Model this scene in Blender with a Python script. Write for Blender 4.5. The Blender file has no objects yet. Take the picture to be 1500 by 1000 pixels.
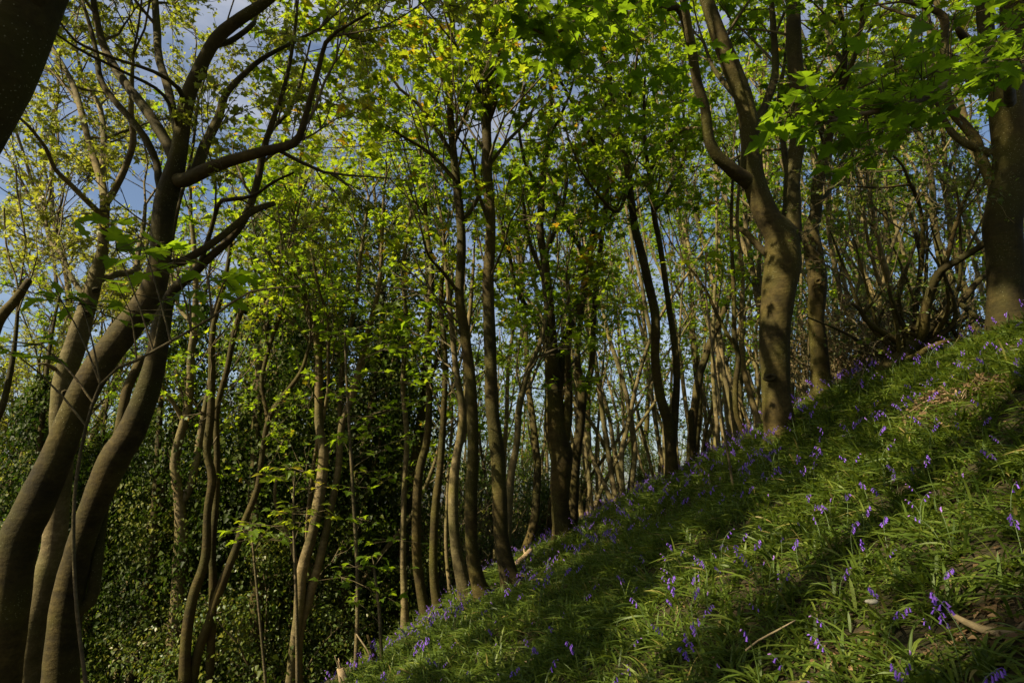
import bpy, math, random
import numpy as np

SEED = 7
rng = np.random.default_rng(SEED)
random.seed(SEED)
C = bpy.context.scene.collection
sc = bpy.context.scene

# ------------------------------------------------------------------ camera geometry
FPX, PITCH, EYE = 917.0, math.radians(14.0), 1.5
cp, sp = math.cos(PITCH), math.sin(PITCH)


def P(u, v, d):
    """world point seen at photo pixel (u, v), d metres along the lens axis"""
    x = (u - 750.0) / FPX * d
    y = -(v - 500.0) / FPX * d
    return np.array([x, d * cp - y * sp, EYE + d * sp + y * cp])


def project(p):
    p = np.asarray(p, float)
    q = p - np.array([0, 0, EYE])
    d = q[..., 1] * cp + q[..., 2] * sp
    y = -q[..., 1] * sp + q[..., 2] * cp
    dd = np.maximum(d, 1e-3)
    return 750 + FPX * q[..., 0] / dd, 500 - FPX * y / dd, d


def ground_xy(u, d):
    """plan position under column u (taken at the middle of the picture) at distance d"""
    p = P(u, 650, d)
    return p[0], p[1]


# ------------------------------------------------------------------ mesh helpers
class MB:
    """collects numpy geometry; build() links it as ONE mesh object"""

    def __init__(self):
        self.v, self.q, self.t, self.n = [], [], [], 0
        self.qm, self.tm, self.tint = [], [], []

    def add(self, v, quads=None, tris=None, mat=0, tint=None):
        v = np.asarray(v, np.float32).reshape(-1, 3)
        if quads is not None and len(quads):
            q = np.asarray(quads, np.int64).reshape(-1, 4) + self.n
            self.q.append(q)
            self.qm.append(np.full(len(q), mat, np.int32))
        if tris is not None and len(tris):
            t = np.asarray(tris, np.int64).reshape(-1, 3) + self.n
            self.t.append(t)
            self.tm.append(np.full(len(t), mat, np.int32))
        if tint is None:
            tint = np.zeros(len(v), np.float32)
        self.tint.append(np.broadcast_to(np.asarray(tint, np.float32), (len(v),)))
        self.v.append(v)
        self.n += len(v)

    def mesh(self, name, mats, origin=(0, 0, 0), smooth=True):
        me = bpy.data.meshes.new(name)
        v = np.concatenate(self.v) - np.asarray(origin, np.float32)
        q = np.concatenate(self.q) if self.q else np.zeros((0, 4), np.int64)
        t = np.concatenate(self.t) if self.t else np.zeros((0, 3), np.int64)
        me.vertices.add(len(v))
        me.vertices.foreach_set('co', v.astype(np.float32).ravel())
        nl = q.size + t.size
        me.loops.add(nl)
        me.loops.foreach_set('vertex_index', np.concatenate([q.ravel(), t.ravel()]).astype(np.int32))
        me.polygons.add(len(q) + len(t))
        starts = np.concatenate([np.arange(len(q)) * 4, q.size + np.arange(len(t)) * 3]).astype(np.int32)
        me.polygons.foreach_set('loop_start', starts)
        mi = np.concatenate([np.concatenate(self.qm) if self.qm else np.zeros(0, np.int32),
                             np.concatenate(self.tm) if self.tm else np.zeros(0, np.int32)])
        me.polygons.foreach_set('material_index', mi.astype(np.int32))
        if smooth:
            me.polygons.foreach_set('use_smooth', np.ones(len(q) + len(t), bool))
        a = me.attributes.new('tint', 'FLOAT', 'POINT')
        a.data.foreach_set('value', np.concatenate(self.tint).astype(np.float32))
        for m in mats:
            me.materials.append(m)
        me.update(calc_edges=True)
        return me

    def build(self, name, mats, parent=None, origin=None, smooth=True):
        if not isinstance(mats, (list, tuple)):
            mats = [mats]
        if origin is None:
            origin = tuple(parent.location) if parent is not None and parent.type == 'EMPTY' else (0, 0, 0)
        o = bpy.data.objects.new(name, self.mesh(name, mats, origin, smooth))
        C.objects.link(o)
        if parent is not None:
            o.parent = parent
        return o


def tag(o, label=None, cat=None, group=None, kind=None):
    if label: o['label'] = label
    if cat: o['category'] = cat
    if group: o['group'] = group
    if kind: o['kind'] = kind
    return o


def thing(name, label, cat, loc=(0, 0, 0), group=None):
    o = bpy.data.objects.new(name, None)
    o.empty_display_size = 0.2
    C.objects.link(o)
    o.location = tuple(float(a) for a in loc)
    return tag(o, label, cat, group)


def copy_tree(root, loc, rotz=0.0, scale=1.0, label=None, group=None, tilt=(0, 0), zs=1.0):
    r = root.copy()
    C.objects.link(r)
    r.location = tuple(float(a) for a in loc)
    r.rotation_euler = (tilt[0], tilt[1], rotz)
    r.scale = (scale, scale, scale * zs)
    if label: r['label'] = label
    if group: r['group'] = group
    for ch in KIDS[root.name]:
        c = ch.copy()
        C.objects.link(c)
        c.parent = r
        for g in KIDS.get(ch.name, ()):
            e = g.copy()
            C.objects.link(e)
            e.parent = c
    return r


KIDS = {}


def kid(parent, *children):
    KIDS.setdefault(parent.name, []).extend(children)


def nz(p, k, seed):
    """cheap smooth noise on points"""
    r = np.random.default_rng(seed)
    out = np.zeros(len(p))
    for i in range(5):
        kv = r.normal(size=3) * k * (1.0 + 0.5 * i)
        out += np.sin(p @ kv + r.uniform(0, 6.28)) / (1 + 0.4 * i)
    return out / 2.5


def resample(pts, rad, step):
    """Catmull-Rom through the nodes, evenly spaced"""
    pts = np.asarray(pts, float)
    rad = np.asarray(rad, float)
    n = len(pts)
    if n == 2:
        k = max(2, int(np.linalg.norm(pts[1] - pts[0]) / step) + 1)
        t = np.linspace(0, 1, k)[:, None]
        return pts[0] * (1 - t) + pts[1] * t, rad[0] * (1 - t[:, 0]) + rad[1] * t[:, 0]
    a = np.vstack([2 * pts[0] - pts[1], pts, 2 * pts[-1] - pts[-2]])
    out, ro = [], []
    for i in range(n - 1):
        p0, p1, p2, p3 = a[i], a[i + 1], a[i + 2], a[i + 3]
        L = np.linalg.norm(p2 - p1)
        k = max(1, int(round(L / step)))
        t = (np.arange(k) / k)[:, None]
        out.append(0.5 * (2 * p1 + (p2 - p0) * t + (2 * p0 - 5 * p1 + 4 * p2 - p3) * t ** 2 + (3 * p1 - p0 - 3 * p2 + p3) * t ** 3))
        ro.append(rad[i] + (rad[i + 1] - rad[i]) * t[:, 0])
    out.append(pts[-1:]); ro.append(rad[-1:])
    return np.vstack(out), np.concatenate(ro)


def frames(pts):
    T = np.gradient(pts, axis=0)
    T /= np.linalg.norm(T, axis=1)[:, None] + 1e-9
    ref = np.array([0.0, 1, 0]) if abs(T[0][1]) < 0.8 else np.array([1.0, 0, 0])
    N = np.zeros_like(T)
    u = ref - T[0] * (ref @ T[0])
    N[0] = u / np.linalg.norm(u)
    for i in range(1, len(T)):
        u = N[i - 1] - T[i] * (N[i - 1] @ T[i])
        N[i] = u / (np.linalg.norm(u) + 1e-9)
    return T, N, np.cross(T, N)


def tube(mb, pts, rad, sides=12, lump=0.06, seed=0, flare_z=None, mat=0, cap=True, wrinkle=0.0, flare=0.55):
    """a limb: wobbling section, swellings, root flare near the ground"""
    T, N, B = frames(pts)
    th = np.linspace(0, 2 * np.pi, sides, endpoint=False)
    ring = np.cos(th)[None, :, None] * N[:, None, :] + np.sin(th)[None, :, None] * B[:, None, :]
    flat = (pts[:, None, :] + ring * rad[:, None, None]).reshape(-1, 3)
    f = 1 + lump * nz(flat, 1.6 / max(rad.mean(), 0.03) * 0.35, seed)
    if wrinkle:
        f += wrinkle * nz(flat * np.array([1, 1, 7.0]), 4.0, seed + 3)
    if sides >= 16:
        f += 0.022 * nz(flat, 10.0, seed + 5) + 0.012 * nz(flat * np.array([1, 1, 2.5]), 22.0, seed + 6)
    f = f.reshape(len(pts), sides)
    if flare_z is not None:
        h = np.maximum(pts[:, 2] - flare_z, -0.25)
        r2 = np.random.default_rng(seed)
        ph = r2.uniform(0, 6.28)
        f += flare * np.exp(-h / 0.24)[:, None] * (0.6 + 0.4 * np.cos(4 * th + ph))[None, :]
        f += 0.05 * np.exp(-h / 0.9)[:, None] * np.cos(3 * th + ph)[None, :]
    v = pts[:, None, :] + ring * (rad[:, None] * f)[:, :, None]
    n = len(pts)
    i, j = np.meshgrid(np.arange(n - 1), np.arange(sides), indexing='ij')
    j2 = (j + 1) % sides
    q = np.stack([i * sides + j, i * sides + j2, (i + 1) * sides + j2, (i + 1) * sides + j], -1).reshape(-1, 4)
    vv = v.reshape(-1, 3)
    tris = None
    if cap:
        vv = np.vstack([vv, pts[-1] + T[-1] * rad[-1] * 0.5])
        k = (n - 1) * sides
        tris = [[k + a, k + (a + 1) % sides, len(vv) - 1] for a in range(sides)]
    mb.add(vv, q, tris, mat)


def tubes_batch(mb, polys, rads, sides, mat=0):
    """many thin branches with the same number of nodes; polys (M,K,3), rads (M,K)"""
    if not len(polys):
        return
    P_ = np.asarray(polys, float)
    R = np.asarray(rads, float)
    M, K, _ = P_.shape
    T = np.gradient(P_, axis=1)
    T /= np.linalg.norm(T, axis=2, keepdims=True) + 1e-9
    ref = np.where(np.abs(T[:, :1, 2:3]) > 0.8, np.array([1.0, 0, 0]), np.array([0, 0, 1.0]))
    N = np.cross(T, ref); N /= np.linalg.norm(N, axis=2, keepdims=True) + 1e-9
    B = np.cross(T, N)
    th = np.linspace(0, 2 * np.pi, sides, endpoint=False)
    v = P_[:, :, None, :] + R[:, :, None, None] * (np.cos(th)[:, None] * N[:, :, None, :] + np.sin(th)[:, None] * B[:, :, None, :])
    m, i, j = np.meshgrid(np.arange(M), np.arange(K - 1), np.arange(sides), indexing='ij')
    j2 = (j + 1) % sides
    b = m * K * sides
    q = np.stack([b + i * sides + j, b + i * sides + j2, b + (i + 1) * sides + j2, b + (i + 1) * sides + j], -1).reshape(-1, 4)
    mb.add(v.reshape(-1, 3), q, None, mat)


# ------------------------------------------------------------------ leaf templates
def maple(lod):
    """sycamore leaf: five pointed lobes, base at origin, tip at y=1 (unit length)"""
    half = [(0.0, 0.0), (0.22, -0.10), (0.42, 0.03), (0.30, 0.20), (0.62, 0.50), (0.30, 0.47), (0.22, 0.62), (0.0, 1.0)]
    if lod == 0:
        half = [(0.0, 0.0), (0.10, -0.09), (0.26, -0.12), (0.40, 0.00), (0.33, 0.10), (0.31, 0.18), (0.46, 0.27), (0.50, 0.40), (0.64, 0.52), (0.49, 0.53), (0.42, 0.50),
                (0.25, 0.43), (0.25, 0.56), (0.31, 0.64), (0.19, 0.74), (0.12, 0.88), (0.0, 1.02)]
    if lod == 2:
        half = [(0.0, 0.0), (0.40, 0.05), (0.27, 0.25), (0.58, 0.52), (0.22, 0.56), (0.0, 1.0)]
    if lod == 3:
        half = [(0.0, 0.0), (0.52, 0.36), (0.0, 1.0)]
    h = np.array(half)
    mid = h.copy(); mid[:, 0] = 0
    # midrib strip + both halves (each a fan of quads from the rib)
    V, T_ = [], []
    for s in (1, -1):
        base = len(V)
        c = [0.0, 0.33, 0.0] if lod < 3 else None
        pts = [[s * x, y, 0.0] for x, y in half]
        if c is not None:
            V += [c] + pts
            for k in range(len(pts) - 1):
                t = [base, base + 1 + k, base + 2 + k]
                T_.append(t if s > 0 else t[::-1])
        else:
            V += pts
            t = [base, base + 1, base + 2]
            T_.append(t if s > 0 else t[::-1])
    V = np.array(V, float)
    V[:, 2] = 0.22 * np.abs(V[:, 0]) - 0.28 * (V[:, 1] - 0.2) ** 2 - 0.25 * V[:, 0] ** 2
    return V, np.array(T_)


def ovate():
    V = np.array([[0, 0, 0], [0.32, 0.38, 0.06], [0, 1, -0.12], [-0.32, 0.38, 0.06], [0, 0.4, -0.02]], float)
    return V, np.array([[0, 1, 4], [1, 2, 4], [2, 3, 4], [3, 0, 4]])


def ivyleaf():
    V = np.array([[0, 0, 0], [0.42, 0.12, 0.05], [0.3, 0.5, 0.03], [0, 1, -0.15], [-0.3, 0.5, 0.03], [-0.42, 0.12, 0.05]], float)
    return V, np.array([[0, 1, 2], [0, 2, 3], [0, 3, 4], [0, 4, 5]])


LEAF = {0: maple(0), 1: maple(1), 2: maple(2), 3: maple(3), 'ovate': ovate(), 'ivy': ivyleaf()}


def leaves(mb, pos, normal, dirn, size, tmpl, mat, tint):
    """scatter leaf copies: pos, normal, dirn (N,3); size, tint (N,)"""
    V, T_ = LEAF[tmpl]
    n = len(pos)
    if n == 0:
        return
    nn = normal / (np.linalg.norm(normal, axis=1, keepdims=True) + 1e-9)
    y = dirn - nn * np.sum(dirn * nn, axis=1, keepdims=True)
    y /= np.linalg.norm(y, axis=1, keepdims=True) + 1e-9
    x = np.cross(y, nn)
    w = V[None, :, 0:1] * x[:, None] + V[None, :, 1:2] * y[:, None] + V[None, :, 2:3] * rng.uniform(0.2, 2.6, n)[:, None, None] * nn[:, None]
    w = pos[:, None] + w * np.asarray(size)[:, None, None]
    t = (T_[None] + (np.arange(n) * len(V))[:, None, None]).reshape(-1, 3)
    mb.add(w.reshape(-1, 3), None, t, mat, np.repeat(np.asarray(tint, np.float32), len(V)))


def unit(v):
    return v / (np.linalg.norm(v) + 1e-9)


# ------------------------------------------------------------------ materials
def nodes_of(name):
    m = bpy.data.materials.new(name)
    m.use_nodes = True
    nt = m.node_tree
    nt.nodes.clear()
    return m, nt, nt.nodes.new


def ramp(nt, stops):
    r = nt.nodes.new('ShaderNodeValToRGB')
    el = r.color_ramp.elements
    while len(el) < len(stops):
        el.new(0.5)
    for e, (p, c) in zip(el, stops):
        e.position = p
        e.color = (*c, 1)
    return r


def bark_material(name, dark, mid, light, moss, moss_amt=0.5, scale=1.0, lichen=0.6):
    m, nt, N = nodes_of(name)
    L = nt.links.new
    out = N('ShaderNodeOutputMaterial'); b = N('ShaderNodeBsdfPrincipled')
    tc = N('ShaderNodeTexCoord'); oi = N('ShaderNodeObjectInfo')
    add = N('ShaderNodeVectorMath'); add.operation = 'ADD'
    mulr = N('ShaderNodeVectorMath'); mulr.operation = 'SCALE'; mulr.inputs['Scale'].default_value = 40.0
    cmb = N('ShaderNodeCombineXYZ')
    L(oi.outputs['Random'], cmb.inputs[0]); L(oi.outputs['Random'], cmb.inputs[2])
    L(cmb.outputs[0], mulr.inputs[0]); L(tc.outputs['Object'], add.inputs[0]); L(mulr.outputs[0], add.inputs[1])
    # horizontal wrinkles
    mp = N('ShaderNodeMapping'); mp.inputs['Scale'].default_value = (1.5 * scale, 1.5 * scale, 3.4 * scale)
    L(add.outputs[0], mp.inputs['Vector'])
    n1 = N('ShaderNodeTexNoise'); n1.inputs['Scale'].default_value = 3.2; n1.inputs['Detail'].default_value = 9; n1.inputs['Roughness'].default_value = 0.68
    L(mp.outputs[0], n1.inputs['Vector'])
    n2 = N('ShaderNodeTexNoise'); n2.inputs['Scale'].default_value = 2.2 * scale; n2.inputs['Detail'].default_value = 6
    L(add.outputs[0], n2.inputs['Vector'])
    n3 = N('ShaderNodeTexNoise'); n3.inputs['Scale'].default_value = 30 * scale; n3.inputs['Detail'].default_value = 5
    L(add.outputs[0], n3.inputs['Vector'])
    r1 = ramp(nt, [(0.34, dark), (0.52, mid), (0.70, light)])
    fm = N('ShaderNodeMath'); fm.operation = 'MULTIPLY_ADD'; fm.inputs[1].default_value = 0.30
    fh = N('ShaderNodeMath'); fh.operation = 'MULTIPLY'; fh.inputs[1].default_value = 0.70
    L(n1.outputs['Fac'], fh.inputs[0]); L(n3.outputs['Fac'], fm.inputs[0]); L(fh.outputs[0], fm.inputs[2])
    L(fm.outputs[0], r1.inputs[0])
    mx = N('ShaderNodeMix'); mx.data_type = 'RGBA'
    rm = ramp(nt, [(0.42, (0, 0, 0)), (0.68, (moss_amt,) * 3)])
    L(n2.outputs['Fac'], rm.inputs[0]); L(rm.outputs[0], mx.inputs[0])
    L(r1.outputs[0], mx.inputs[6]); mx.inputs[7].default_value = (*moss, 1)
    # lichen spots
    vo = N('ShaderNodeTexVoronoi'); vo.inputs['Scale'].default_value = 48 * scale
    L(add.outputs[0], vo.inputs['Vector'])
    lt = N('ShaderNodeMath'); lt.operation = 'LESS_THAN'; lt.inputs[1].default_value = 0.17
    L(vo.outputs['Distance'], lt.inputs[0])
    g = N('ShaderNodeMath'); g.operation = 'GREATER_THAN'; g.inputs[1].default_value = 0.53
    L(n2.outputs['Fac'], g.inputs[0])
    ml = N('ShaderNodeMath'); ml.operation = 'MULTIPLY'; L(lt.outputs[0], ml.inputs[0]); L(g.outputs[0], ml.inputs[1])
    ml2 = N('ShaderNodeMath'); ml2.operation = 'MULTIPLY'; ml2.inputs[1].default_value = lichen; L(ml.outputs[0], ml2.inputs[0])
    mx2 = N('ShaderNodeMix'); mx2.data_type = 'RGBA'
    L(ml2.outputs[0], mx2.inputs[0]); L(mx.outputs[2], mx2.inputs[6]); mx2.inputs[7].default_value = (0.26, 0.25, 0.15, 1)
    n4 = N('ShaderNodeTexNoise'); n4.inputs['Scale'].default_value = 0.9 * scale; n4.inputs['Detail'].default_value = 3
    L(add.outputs[0], n4.inputs['Vector'])
    r4 = ramp(nt, [(0.35, (0.62, 0.64, 0.55)), (0.5, (1.0, 1.0, 1.0)), (0.68, (1.35, 1.28, 1.12))])
    L(n4.outputs['Fac'], r4.inputs[0])
    mu = N('ShaderNodeMix'); mu.data_type = 'RGBA'; mu.blend_type = 'MULTIPLY'; mu.inputs[0].default_value = 1.0
    L(mx2.outputs[2], mu.inputs[6]); L(r4.outputs[0], mu.inputs[7])
    L(mu.outputs[2], b.inputs['Base Color'])
    b.inputs['Roughness'].default_value = 0.85
    b.inputs['Specular IOR Level'].default_value = 0.25
    sm = N('ShaderNodeMath'); sm.operation = 'MULTIPLY_ADD'; sm.inputs[1].default_value = 0.35
    L(n3.outputs['Fac'], sm.inputs[0]); L(n1.outputs['Fac'], sm.inputs[2])
    bp = N('ShaderNodeBump'); bp.inputs['Strength'].default_value = 0.5; bp.inputs['Distance'].default_value = 0.03
    L(sm.outputs[0], bp.inputs['Height']); L(bp.outputs[0], b.inputs['Normal'])
    L(b.outputs[0], out.inputs[0])
    return m


def leaf_material(name, stops, tstops, trans=0.45, rough=0.42, spec=0.4):
    m, nt, N = nodes_of(name)
    L = nt.links.new
    out = N('ShaderNodeOutputMaterial'); b = N('ShaderNodeBsdfPrincipled'); t = N('ShaderNodeBsdfTranslucent')
    mix = N('ShaderNodeMixShader'); mix.inputs[0].default_value = trans
    at = N('ShaderNodeAttribute'); at.attribute_name = 'tint'
    oi = N('ShaderNodeObjectInfo')
    jt = N('ShaderNodeMath'); jt.operation = 'MULTIPLY_ADD'; jt.inputs[1].default_value = 0.3; jt.inputs[2].default_value = -0.15
    L(oi.outputs['Random'], jt.inputs[0])
    ad = N('ShaderNodeMath'); ad.operation = 'ADD'; ad.use_clamp = True
    L(jt.outputs[0], ad.inputs[0]); L(at.outputs['Fac'], ad.inputs[1])
    r = ramp(nt, stops); r2 = ramp(nt, tstops)
    L(ad.outputs[0], r.inputs[0]); L(ad.outputs[0], r2.inputs[0])
    L(r.outputs[0], b.inputs['Base Color']); L(r2.outputs[0], t.inputs['Color'])
    b.inputs['Roughness'].default_value = rough
    b.inputs['Specular IOR Level'].default_value = spec
    L(b.outputs[0], mix.inputs[1]); L(t.outputs[0], mix.inputs[2]); L(mix.outputs[0], out.inputs[0])
    return m


def plain(name, col, rough=0.7, var=0.3, scale=20, spec=0.3, bump=0.3):
    m, nt, N = nodes_of(name)
    L = nt.links.new
    out = N('ShaderNodeOutputMaterial'); b = N('ShaderNodeBsdfPrincipled')
    tc = N('ShaderNodeTexCoord'); n = N('ShaderNodeTexNoise'); n.inputs['Scale'].default_value = scale; n.inputs['Detail'].default_value = 6
    L(tc.outputs['Object'], n.inputs['Vector'])
    r = ramp(nt, [(0.3, tuple(c * (1 - var) for c in col)), (0.7, tuple(min(1, c * (1 + var)) for c in col))])
    L(n.outputs['Fac'], r.inputs[0]); L(r.outputs[0], b.inputs['Base Color'])
    b.inputs['Roughness'].default_value = rough; b.inputs['Specular IOR Level'].default_value = spec
    if bump:
        bp = N('ShaderNodeBump'); bp.inputs['Strength'].default_value = bump; bp.inputs['Distance'].default_value = 0.01
        L(n.outputs['Fac'], bp.inputs['Height']); L(bp.outputs[0], b.inputs['Normal'])
    L(b.outputs[0], out.inputs[0])
    return m


M = {}
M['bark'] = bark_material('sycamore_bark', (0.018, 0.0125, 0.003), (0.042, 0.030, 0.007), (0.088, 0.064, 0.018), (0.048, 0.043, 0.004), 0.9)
M['bark_pale'] = bark_material('pale_bark', (0.055, 0.042, 0.018), (0.125, 0.095, 0.044), (0.24, 0.19, 0.10), (0.085, 0.078, 0.016), 0.65)  # pale stems, raised further in colour to stand in for sun on them
M['bark_thin'] = bark_material('twig_bark', (0.05, 0.037, 0.018), (0.105, 0.08, 0.042), (0.18, 0.14, 0.08), (0.08, 0.075, 0.022), 0.5, scale=2.0, lichen=0.0)
M['dead'] = bark_material('dead_wood', (0.12, 0.085, 0.05), (0.24, 0.175, 0.105), (0.40, 0.30, 0.19), (0.12, 0.11, 0.05), 0.25, lichen=0.2)
M['leaf'] = leaf_material('sycamore_leaf', [(0.0, (0.040, 0.080, 0.005)), (0.5, (0.078, 0.128, 0.008)), (0.9, (0.130, 0.165, 0.010)), (1.0, (0.24, 0.14, 0.012))],
                          [(0.0, (0.17, 0.30, 0.008)), (0.5, (0.32, 0.46, 0.014)), (0.9, (0.48, 0.53, 0.018)), (1.0, (0.55, 0.32, 0.02))], 0.52, 0.5, 0.3)
M['leaf_gold'] = leaf_material('young_gold_leaf', [(0.0, (0.10, 0.13, 0.012)), (0.6, (0.18, 0.185, 0.020)), (1.0, (0.25, 0.19, 0.045))],
                               [(0.0, (0.32, 0.41, 0.02)), (0.6, (0.50, 0.52, 0.04)), (1.0, (0.55, 0.42, 0.09))], 0.42, 0.5)
M['ivy'] = leaf_material('ivy_leaf', [(0.0, (0.012, 0.021, 0.002)), (0.6, (0.040, 0.055, 0.004)), (1.0, (0.12, 0.12, 0.010))],
                         [(0.0, (0.03, 0.08, 0.006)), (1.0, (0.12, 0.2, 0.015))], 0.22, 0.5, 0.12)
M['shrub'] = leaf_material('shrub_leaf', [(0.0, (0.03, 0.065, 0.010)), (0.6, (0.075, 0.11, 0.016)), (1.0, (0.15, 0.13, 0.03))],
                           [(0.0, (0.09, 0.17, 0.012)), (1.0, (0.32, 0.32, 0.03))], 0.35, 0.42)
M['brown_leaf'] = leaf_material('russet_leaf', [(0.0, (0.05, 0.065, 0.02)), (0.5, (0.13, 0.095, 0.04)), (1.0, (0.28, 0.17, 0.10))],
                                [(0.0, (0.12, 0.14, 0.03)), (1.0, (0.40, 0.22, 0.11))], 0.3, 0.6, 0.2)
M['strap'] = leaf_material('bluebell_strap_leaf', [(0.0, (0.030, 0.054, 0.006)), (0.55, (0.068, 0.103, 0.012)), (0.9, (0.145, 0.17, 0.026)), (1.0, (0.20, 0.155, 0.05))],
                           [(0.0, (0.10, 0.18, 0.010)), (1.0, (0.30, 0.36, 0.03))], 0.28, 0.5, 0.25)
M['petal'] = leaf_material('bluebell_petal', [(0.0, (0.15, 0.06, 0.44)), (0.6, (0.26, 0.12, 0.68)), (1.0, (0.42, 0.22, 0.58))],
                           [(0.0, (0.16, 0.08, 0.55)), (1.0, (0.42, 0.2, 0.6))], 0.35, 0.5, 0.3)
M['stem'] = plain('bluebell_stem', (0.055, 0.085, 0.018), 0.5, 0.3, 30, 0.4, 0)
M['stone'] = plain('pale_stone', (0.26, 0.24, 0.19), 0.8, 0.35, 14, 0.3, 0.6)
M['litter'] = leaf_material('leaf_litter', [(0.0, (0.04, 0.024, 0.010)), (0.6, (0.12, 0.072, 0.032)), (1.0, (0.27, 0.18, 0.09))],
                            [(0.0, (0.1, 0.06, 0.02)), (1.0, (0.3, 0.2, 0.1))], 0.15, 0.7, 0.2)


def soil_material():
    m, nt, N = nodes_of('woodland_soil')
    L = nt.links.new
    out = N('ShaderNodeOutputMaterial'); b = N('ShaderNodeBsdfPrincipled')
    tc = N('ShaderNodeTexCoord')
    n = N('ShaderNodeTexNoise'); n.inputs['Scale'].default_value = 0.9; n.inputs['Detail'].default_value = 10; n.inputs['Roughness'].default_value = 0.7
    n2 = N('ShaderNodeTexNoise'); n2.inputs['Scale'].default_value = 28; n2.inputs['Detail'].default_value = 8
    L(tc.outputs['Object'], n.inputs['Vector']); L(tc.outputs['Object'], n2.inputs['Vector'])
    r = ramp(nt, [(0.35, (0.022, 0.026, 0.010)), (0.5, (0.035, 0.028, 0.015)), (0.7, (0.075, 0.05, 0.027))])
    mm = N('ShaderNodeMath'); mm.operation = 'MULTIPLY_ADD'; mm.inputs[1].default_value = 0.5
    L(n2.outputs['Fac'], mm.inputs[0])
    m2 = N('ShaderNodeMath'); m2.operation = 'MULTIPLY'; m2.inputs[1].default_value = 0.5
    L(n.outputs['Fac'], m2.inputs[0]); L(m2.outputs[0], mm.inputs[2])
    L(mm.outputs[0], r.inputs[0]); L(r.outputs[0], b.inputs['Base Color'])
    b.inputs['Roughness'].default_value = 0.95; b.inputs['Specular IOR Level'].default_value = 0.1
    bp = N('ShaderNodeBump'); bp.inputs['Strength'].default_value = 0.8; bp.inputs['Distance'].default_value = 0.05
    L(mm.outputs[0], bp.inputs['Height']); L(bp.outputs[0], b.inputs['Normal'])
    L(b.outputs[0], out.inputs[0])
    return m


M['soil'] = soil_material()

# ------------------------------------------------------------------ terrain through control points
ctrl = []
for u, v, d in [
    # feet of trunks and points on the bank
    (1143, 645, 7.8), (1203, 592, 9.4), (1478, 492, 7.2), (826, 795, 12.0), (752, 868, 9.6), (712, 884, 10.2), (680, 872, 11.0), (643, 905, 11.5),
    (985, 712, 12.0), (593, 922, 12.5), (1310, 545, 8.6), (1500, 1000, 1.95), (1300, 1000, 2.25), (1100, 1000, 2.75), (900, 1000, 3.6), (750, 1000, 4.6), (560, 985, 7.0),
    (1500, 760, 2.95), (1250, 780, 3.6), (1000, 850, 4.6), (1400, 600, 4.9), (1000, 760, 7.6), (1150, 690, 6.2),
    (1420, 520, 8.2), (1090, 655, 10.5), (900, 748, 17.0), (870, 772, 20.0), (1250, 575, 9.5),
    # beyond the brow the ground rolls away
    (900, 765, 26.0), (1090, 672, 18.0), (1250, 600, 16.0), (1420, 545, 14.0), (1000, 715, 20.0), (1600, 490, 13.0), (760, 850, 18.0), (640, 925, 18.0),
]:
    ctrl.append(P(u, v, d))
for p in [(0, 0, 0.0), (0, -4, 0.1), (-2, 0, -1.05), (-4, 3, -2.3), (-8, 6, -4.0), (-8, 12, -4.6), (-16, 10, -5.6), (-14, 22, -6.4), (-3, 22, -4.0), (-4, 34, -6.0), (-30, 25, -7),
          (10, 34, -3.0), (24, 30, 0.5), (22, 12, 4.4), (14, 3, 6.0), (5, 0, 2.7), (5, -6, 2.8), (-6, -6, -3.1), (-16, -4, -6), (35, 5, 5.0), (10, 48, -6), (-10, 48, -8), (30, 48, -4), (40, 30, -1), (-40, 0, -8)]:
    ctrl.append(np.array(p, float))
ctrl = np.array(ctrl)


def _tps(r2):
    return np.where(r2 > 1e-9, r2 * np.log(r2 + 1e-12) * 0.5, 0.0)


_X = ctrl[:, :2]
_n = len(_X)
_K = _tps(((_X[:, None] - _X[None]) ** 2).sum(-1)) + np.eye(_n) * 0.06
_A = np.zeros((_n + 3, _n + 3)); _A[:_n, :_n] = _K; _A[:_n, _n] = 1; _A[:_n, _n + 1:] = _X; _A[_n, :_n] = 1; _A[_n + 1:, :_n] = _X.T
_w = np.linalg.solve(_A, np.concatenate([ctrl[:, 2], np.zeros(3)]))


def ground(x, y):
    x = np.atleast_1d(np.asarray(x, float)); y = np.atleast_1d(np.asarray(y, float))
    sh = x.shape
    q = np.stack([x.ravel(), y.ravel()], 1)
    r = np.hypot(q[:, 0], q[:, 1] - 8)
    qq = q * np.minimum(1, 52 / np.maximum(r, 1e-6))[:, None]
    z = np.zeros(len(q))
    for s in range(0, len(q), 20000):
        a = qq[s:s + 20000]
        z[s:s + 20000] = _tps(((a[:, None] - _X[None]) ** 2).sum(-1)) @ _w[:_n] + _w[_n] + a @ _w[_n + 1:]
    f = np.clip((r - 26) / 40, 0, 1); f = f * f * (3 - 2 * f)
    far = -9.0 + 1.5 * np.sin(q[:, 0] * 0.03 + 1) + 1.0 * np.sin(q[:, 1] * 0.041) + 0.03 * q[:, 0].clip(-60, 60)
    z = z * (1 - f) + far * f
    z += 0.055 * np.sin(q[:, 0] * 2.1 + 0.7 * np.sin(q[:, 1] * 1.3)) * np.sin(q[:, 1] * 1.7 + 1.1) + 0.02 * np.sin(q[:, 0] * 5.3 + q[:, 1] * 3.1)
    return z.reshape(sh)


def g1(x, y):
    return float(ground([x], [y])[0])


def axis_coords(lo, hi, fine_lo, fine_hi, step, growth):
    a = list(np.arange(fine_lo, fine_hi, step))
    s = step
    while a[-1] < hi:
        s *= growth; a.append(a[-1] + s)
    s = step
    while a[0] > lo:
        s *= growth; a.insert(0, a[0] - s)
    return np.array(a)


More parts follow.
